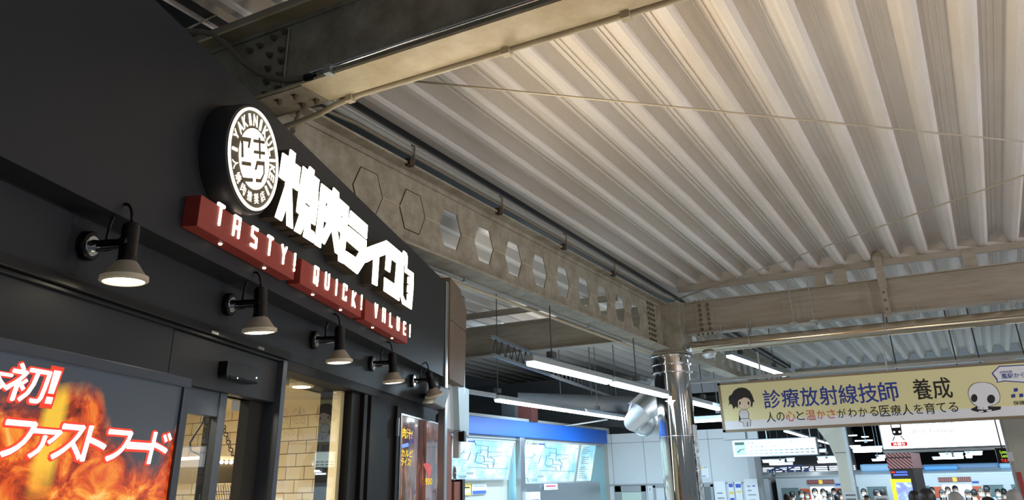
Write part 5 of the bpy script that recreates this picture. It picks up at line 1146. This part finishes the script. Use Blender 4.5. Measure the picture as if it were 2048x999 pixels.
# platform tubes
gl = 'tube lights over the platforms'
def ptube(pa, pb, Y, w, label, group=gl):
    a, c = aty(*pa, Y), aty(*pb, Y); z = (a.z+c.z)/2; a.z = c.z = z
    return tube_light('tube_light', a, c, w*.62, label, group, [(.5, 4.0)], True)
a, c = atz(1570, 861, 3.0), atz(1671, 890, 3.0)
tube_light('tube_light', a, a.lerp(c, .48), .12, 'slanting bright tube over the small white sign, upper half', gl, [(.5, 4.0)]); tube_light('tube_light', a.lerp(c, .52), c, .12, 'slanting bright tube just left of the cream post, lower half', gl, [(.5, 4.0)])
i = 0
for pa, pb, Y, w, lab in [((1524,921),(1570,918.5),28,.20,'level platform tube under the small white sign, upper left one'), ((1572,918),(1590,917),28,.20,'short platform tube under the small white sign, right of the upper left one'), ((1538,927),(1586,925),28,.14,'level platform tube under the small white sign, lower left one'),
    ((1634,915.5),(1676,913),28,.20,'platform tube left of the cream post, upper of the level pair'), ((1634,922.5),(1676,921),28,.14,'platform tube left of the cream post, lower of the level pair'), ((1632,900),(1653,899),28,.18,'short platform tube touching the right end of the small white sign'),
    ((1703,900),(1766,894),27,.30,'thick platform tube right of the cream post'), ((1751,912),(1772,911),28,.18,'short platform tube just left of the striped kiosk top, upper'), ((1743,919),(1770,917.5),28,.12,'short platform tube just left of the striped kiosk top, lower'),
    ((1878,909),(1927,906),28,.20,'level platform tube under the big white sign, upper left'), ((1929,906),(1966,903.5),28,.20,'level platform tube under the big white sign, upper right'), ((1864,915.5),(1928,912.5),28,.14,'level platform tube under the big white sign, lower left'), ((1930,912),(1946,911.5),28,.14,'level platform tube under the big white sign, lower right'),
    ((1696,868.5),(1715,870.5),45,.12,'thin far tube right of the cream post, first of the top row'), ((1722,871.5),(1738,873),45,.12,'thin far tube right of the cream post, second of the top row'), ((1709,881),(1746,878.5),45,.12,'thin far tube right of the cream post, under the top row'), ((1692,889),(1722,892),45,.12,'thin far tube close to the cream post, above the thick one')]:
    ptube(pa, pb, Y, w, lab)
for y, z in ((27, 3.3), (30, 3.4), (36, 3.5)):
    o = MB(); o.box(-12, 12, y, y+.12, z+.3, z+.5); tag(o.build('canopy_beam', M_dark), 'dark canopy beam over the far platform, %s row' % {27: 'nearest', 30: 'middle', 36: 'furthest'}[y], 'beam', None, 'thing')
# notice boards standing in the crowd
for px0, px1, py, Y, lab in ((1687, 1713, 983, 17.0, 'small white notice board with rows of characters at the foot of the cream post'), (1748, 1776, 991, 16.5, 'small white notice board with rows of characters left of the kiosk')):
    a, c = aty(px0, py, Y), aty(px1, py, Y); t = thing('notice_board', ((a.x+c.x)/2, Y, FLOOR), lab, 'notice board')
    o = MB(); o.box(a.x, c.x, Y, Y+.03, a.z-.45, a.z); o.build('board', M_paper, t); o = MB(); o.box(a.x+.02, a.x+.05, Y+.03, Y+.06, FLOOR, a.z); o.box(c.x-.05, c.x-.02, Y+.03, Y+.06, FLOOR, a.z); o.build('leg', M_galv, t)
    o = MB()
    for r_ in range(4):
        for k in range(6): x = a.x+(c.x-a.x)*(.12+.13*k); o.box(x, x+(c.x-a.x)*.08, Y-.004, Y, a.z-.07-.07*r_, a.z-.04-.07*r_)
    o.build('printed_rows', M_lgrey, t)

# ------------------------------------------------------------------ people
def skin_mesh(name, chains, sub=2):
    """chains: lists of (point, radius); the first vertex of the first chain is the root; equal points are shared"""
    vid = {}; vs = []; rs = []; es = []
    for ch in chains:
        prev = None
        for p, r in ch:
            k = tuple(round(c, 4) for c in p)
            if k not in vid: vid[k] = len(vs); vs.append(p); rs.append(r)
            i = vid[k]
            if prev is not None and prev != i: es.append((prev, i))
            prev = i
    me = bpy.data.meshes.new(name); me.from_pydata(vs, es, []); o = bpy.data.objects.new(name, me); COL.objects.link(o)
    md = o.modifiers.new('skin', 'SKIN'); md.use_smooth_shade = True
    for i, r in enumerate(rs):
        d = me.skin_vertices[0].data[i]; rr = r if isinstance(r, tuple) else (r, r); d.radius = rr; d.use_root = (i == 0)
    o.modifiers.new('sub', 'SUBSURF').levels = sub
    dg = bpy.context.evaluated_depsgraph_get(); out = bpy.data.meshes.new_from_object(o.evaluated_get(dg)); bpy.data.objects.remove(o); bpy.data.meshes.remove(me)
    for f in out.polygons: f.use_smooth = True
    return out
def mirror(ch): return [((-p[0], p[1], p[2]), r) for p, r in ch]
# a person of 1.70 m facing -Y
legs = [((0,0,.92),.11), ((.09,0,.86),.088), ((.10,-.01,.48),.058), ((.10,.02,.09),.040), ((.105,-.06,.045),.036), ((.11,-.15,.035),.030)]
torso = [((0,0,.92),.11), ((0,-.005,1.10),(.13,.10)), ((0,0,1.28),(.15,.11)), ((0,.01,1.39),(.10,.075)), ((0,.01,1.46),.052), ((0,0,1.52),.056)]
arm = [((0,0,1.28),(.15,.11)), ((.15,.005,1.36),.062), ((.20,.01,1.24),.048), ((.225,.015,1.08),.038), ((.235,-.03,.86),.027), ((.235,-.045,.80),(.020,.034))]
fingers = [[((.235,-.045,.80),(.020,.034)), ((.237,-.070+.020*i,.745),.0095), ((.234,-.074+.020*i,.745-l*.5),.0085), ((.226,-.076+.019*i,.745-l),.0072)] for i, l in enumerate((.062,.072,.067,.052))]
thumb = [((.235,-.045,.80),(.020,.034)), ((.228,-.085,.775),.011), ((.222,-.098,.742),.009)]
body_me = skin_mesh('body', [torso, legs, mirror(legs), arm, mirror(arm)] + fingers + [mirror(f) for f in fingers] + [thumb, mirror(thumb)])
# head joined to the body mesh: skull, jaw, nose, ears
hb = MB(); hb.sphere((0,.005,1.605), 1, 14, (.076,.095,.105)); hb.sphere((0,-.022,1.545), 1, 12, (.056,.066,.062)); hb.sphere((0,-.094,1.578), 1, 6, (.012,.018,.022)); hb.sphere((.078,.012,1.588), 1, 6, (.010,.020,.032)); hb.sphere((-.078,.012,1.588), 1, 6, (.010,.020,.032))
bm = bmesh.new(); bm.from_mesh(body_me); hm = bpy.data.meshes.new('h'); hm.from_pydata(hb.v, [], hb.f); bm.from_mesh(hm); bm.to_mesh(body_me); bm.free(); bpy.data.meshes.remove(hm)
for f in body_me.polygons: f.use_smooth = True
body_me.materials.append(M_skin)
def mesh_of(mb, m):
    me = bpy.data.meshes.new('part'); me.from_pydata([tuple(v) for v in mb.v], [], mb.f); me.update()
    for f in me.polygons: f.use_smooth = True
    me.materials.append(m); return me
M_hairb = mat('hair_black', srgb(30, 26, 25), .45); M_hairg = mat('hair_grey', srgb(150, 148, 146), .55); M_hairbr = mat('hair_brown', srgb(74, 56, 44), .5)
def hair_mesh(long=0.0):
    o = MB(); n = 16; vs = []; fs = []
    for i in range(n+1):
        th = math.pi*.5*1.28*i/n
        for k in range(2*n):
            ph = math.pi*k/n; x = math.sin(th)*math.cos(ph); y = math.sin(th)*math.sin(ph); z = math.cos(th); zq = math.copysign(abs(z)**.72, z); lift = 1.08 + .025*math.sin(5*ph); zz = zq*.104*lift
            if z < .15 and y < -.25: zz = max(zz, .022); 
            vs.append((x*.080*lift, .010 + y*.098*lift, 1.612 + zz - (long*max(0, -z+.1) if y > -.2 else 0)))
    for i in range(n):
        for k in range(2*n): fs.append((i*2*n+k, (i+1)*2*n+k, (i+1)*2*n+(k+1)%(2*n), i*2*n+(k+1)%(2*n)))
    o.add(vs, fs)
    if long: o.sphere((0,.075,1.50), 1, 8, (.07,.04,.14))
    return o
hair_s, hair_l = mesh_of(hair_mesh(), M_hairb), mesh_of(hair_mesh(.25), M_hairb)
mk = MB(); mk.sphere((0,-.034,1.548), 1, 10, (.066,.070,.052)); mask_me = mesh_of(mk, mat('mask_white', srgb(238, 240, 244), .6))
ey = MB(); [ey.sphere((sx_*.031,-.083,1.607), 1, 6, (.013,.010,.008)) for sx_ in (-1, 1)]; eyes_me = mesh_of(ey, M_ink)
shirt_me = skin_mesh('shirt', [[((0,0,.95),(.135,.115)), ((0,-.005,1.10),(.15,.118)), ((0,0,1.28),(.168,.125)), ((0,.01,1.39),(.115,.088)), ((0,.01,1.45),.064)],
    [((0,0,1.28),(.168,.125)), ((.155,.005,1.365),.076), ((.205,.01,1.24),.064), ((.225,.012,1.13),.060)], [((0,0,1.28),(.168,.125)), ((-.155,.005,1.365),.076), ((-.205,.01,1.24),.064), ((-.225,.012,1.13),.060)]])
trous_me = skin_mesh('trousers', [[((0,0,.98),(.125,.105)), ((0,0,.92),(.13,.115)), ((.095,0,.84),.098), ((.10,-.01,.48),.070), ((.10,.02,.10),.056)], [((0,0,.92),(.13,.115)), ((-.095,0,.84),.098), ((-.10,-.01,.48),.070), ((-.10,.02,.10),.056)]])
sh = MB()
for s in (-1, 1): sh.sphere((s*.107,-.06,.036), 1, 8, (.044,.125,.040))
shoe_me = mesh_of(sh, M_jet)
bag_strap = MB(); bag_strap.tube([(.12,-.08,1.42),(.02,-.135,1.28),(-.10,-.135,1.12),(-.15,-.05,1.0)], .014, 6); strap_me = mesh_of(bag_strap, M_jet)
CLOTH = {k: mat('cloth_'+k, c, .75, noise=.08, scale=8) for k, c in dict(white=srgb(220,222,226), navy=srgb(34,40,62), black=srgb(28,28,32), lightblue=srgb(150,176,214), grey=srgb(128,132,138), teal=srgb(110,160,166), beige=srgb(196,186,166), brown=srgb(92,72,60), pink=srgb(200,150,160)).items()}
shirt_me.materials.append(CLOTH['white']); trous_me.materials.append(CLOTH['black'])
STAND = []
def person(px, py_top, Y, face, shirt, hair, mask, label, lng=False, strap=False):
    p = aty(px, py_top, Y)
    while any((p.xy-q.xy).length < .62 for q in STAND): Y += .22; p = aty(px, py_top, Y)
    STAND.append(p)
    fl = FLOOR if Y <= 17 else FLOOR - .25*min(1, (Y-17)/3)
    sc = (p.z - fl)/1.735
    t = thing('person', (p.x, Y, fl), label, 'person', 'crowd on the platform'); t.rotation_euler = (0, 0, R_(face)); t.scale = (sc*.98, sc*.98, sc)
    def part(nm, me, m=None):
        o = bpy.data.objects.new(nm, me); COL.objects.link(o); o.parent = t
        if m: o.material_slots[0].link = 'OBJECT'; o.material_slots[0].material = m
    part('body', body_me); part('hair', hair_l if lng else hair_s, hair); part('shirt', shirt_me, CLOTH[shirt]); part('trousers', trous_me, CLOTH['navy' if shirt == 'black' else 'black']); part('shoes', shoe_me); part('eyes', eyes_me)
    if mask: part('mask', mask_me)
    if strap: part('bag_strap', strap_me)
for a in [(1573,985,24.0,180,'navy',M_hairbr,False,'person with brown hair seen from behind at the white wall corner'),
    (1584,980,27.7,160,'lightblue',M_hairb,True,'person in a light blue shirt beside the brown-haired person'),
    (1601,978,26.5,5,'navy',M_hairb,True,'masked person in a navy top in front of the train window'),
    (1612,981,28.8,30,'pink',M_hairbr,True,'masked person in a pinkish top, half hidden beside the navy top'),
    (1628,974,26.7,-10,'white',M_hairb,True,'masked person in a white shirt with a dark bag strap at the train door',False,True),
    (1645,975,27.5,15,'lightblue',M_hairb,True,'masked person in a pale blue shirt at the train door'),
    (1651,979,29.8,0,'grey',M_hairb,True,'masked person in grey standing further back in the train door'),
    (1658,982,25.4,0,'black',M_hairb,True,'masked person with longer dark hair in black before the cream post',True),
    (1666,974,30.0,0,'white',M_hairb,True,'masked person in white at the right side of the train door'),
    (1679,976,28.3,170,'navy',M_hairb,False,'person with back turned in navy left of the cream post'),
    (1673,986,25.2,180,'black',M_hairb,False,'person in a dark jacket seen from behind at the foot of the post'),
    (1726,975,27.6,0,'black',M_hairb,True,'masked person in black right of the cream post, the taller of the two'),
    (1733,986,24.6,5,'black',M_hairb,True,'masked person in black right of the cream post, the nearer of the two'),
    (1753,976,27.1,100,'white',M_hairb,True,'masked person in a white shirt turned sideways by the green train window'),
    (1764,975,26.5,190,'white',M_hairb,False,'person in a white shirt seen from behind left of the kiosk'),
    (1827,978,13.2,175,'white',M_hairb,False,'person in a white shirt seen from behind beside the kiosk screen'),
    (1850,973,10.6,180,'lightblue',M_hairb,False,'near person with thick black hair seen from behind right of the kiosk'),
    (1862,972,29.0,0,'grey',M_hairb,True,'masked person by the orange panel behind the black-haired near person'),
    (1883,977,26.1,10,'navy',M_hairb,True,'masked person in a navy top right of the orange panel',True),
    (1894,971,29.7,0,'beige',M_hairbr,True,'masked person in beige at the second train door'),
    (1908,980,12.0,180,'white',M_hairg,False,'near person with greying hair seen from behind at the second train door'),
    (1909,969,30.0,20,'lightblue',M_hairb,True,'masked person standing inside the second train door'),
    (1934,977,25.9,0,'black',M_hairb,True,'masked person in black with longer hair right of the greying person',True),
    (1946,976,27.9,190,'brown',M_hairb,False,'person in a brown top seen from behind near the right train door edge'),
    (1960,974,26.7,5,'grey',M_hairbr,True,'masked person with brown hair in a grey top right of the second door'),
    (1972,969,27.9,150,'lightblue',M_hairb,False,'taller person in a light blue shirt right of the second door'),
    (1974,990,10.8,180,'black',M_hairb,False,'near person with black hair low at the bottom edge, right part'),
    (1994,976,28.8,0,'navy',M_hairb,True,'masked person in navy in front of the right train window'),
    (2006,975,29.8,180,'brown',M_hairb,False,'person seen from behind under the right train window'),
    (2024,976,11.8,180,'teal',M_hairg,False,'near grey-haired person in a teal top beside the wide right post'),
    (2033,971,26.7,10,'white',M_hairb,True,'masked person in white partly behind the wide right post')]:
    person(*a)
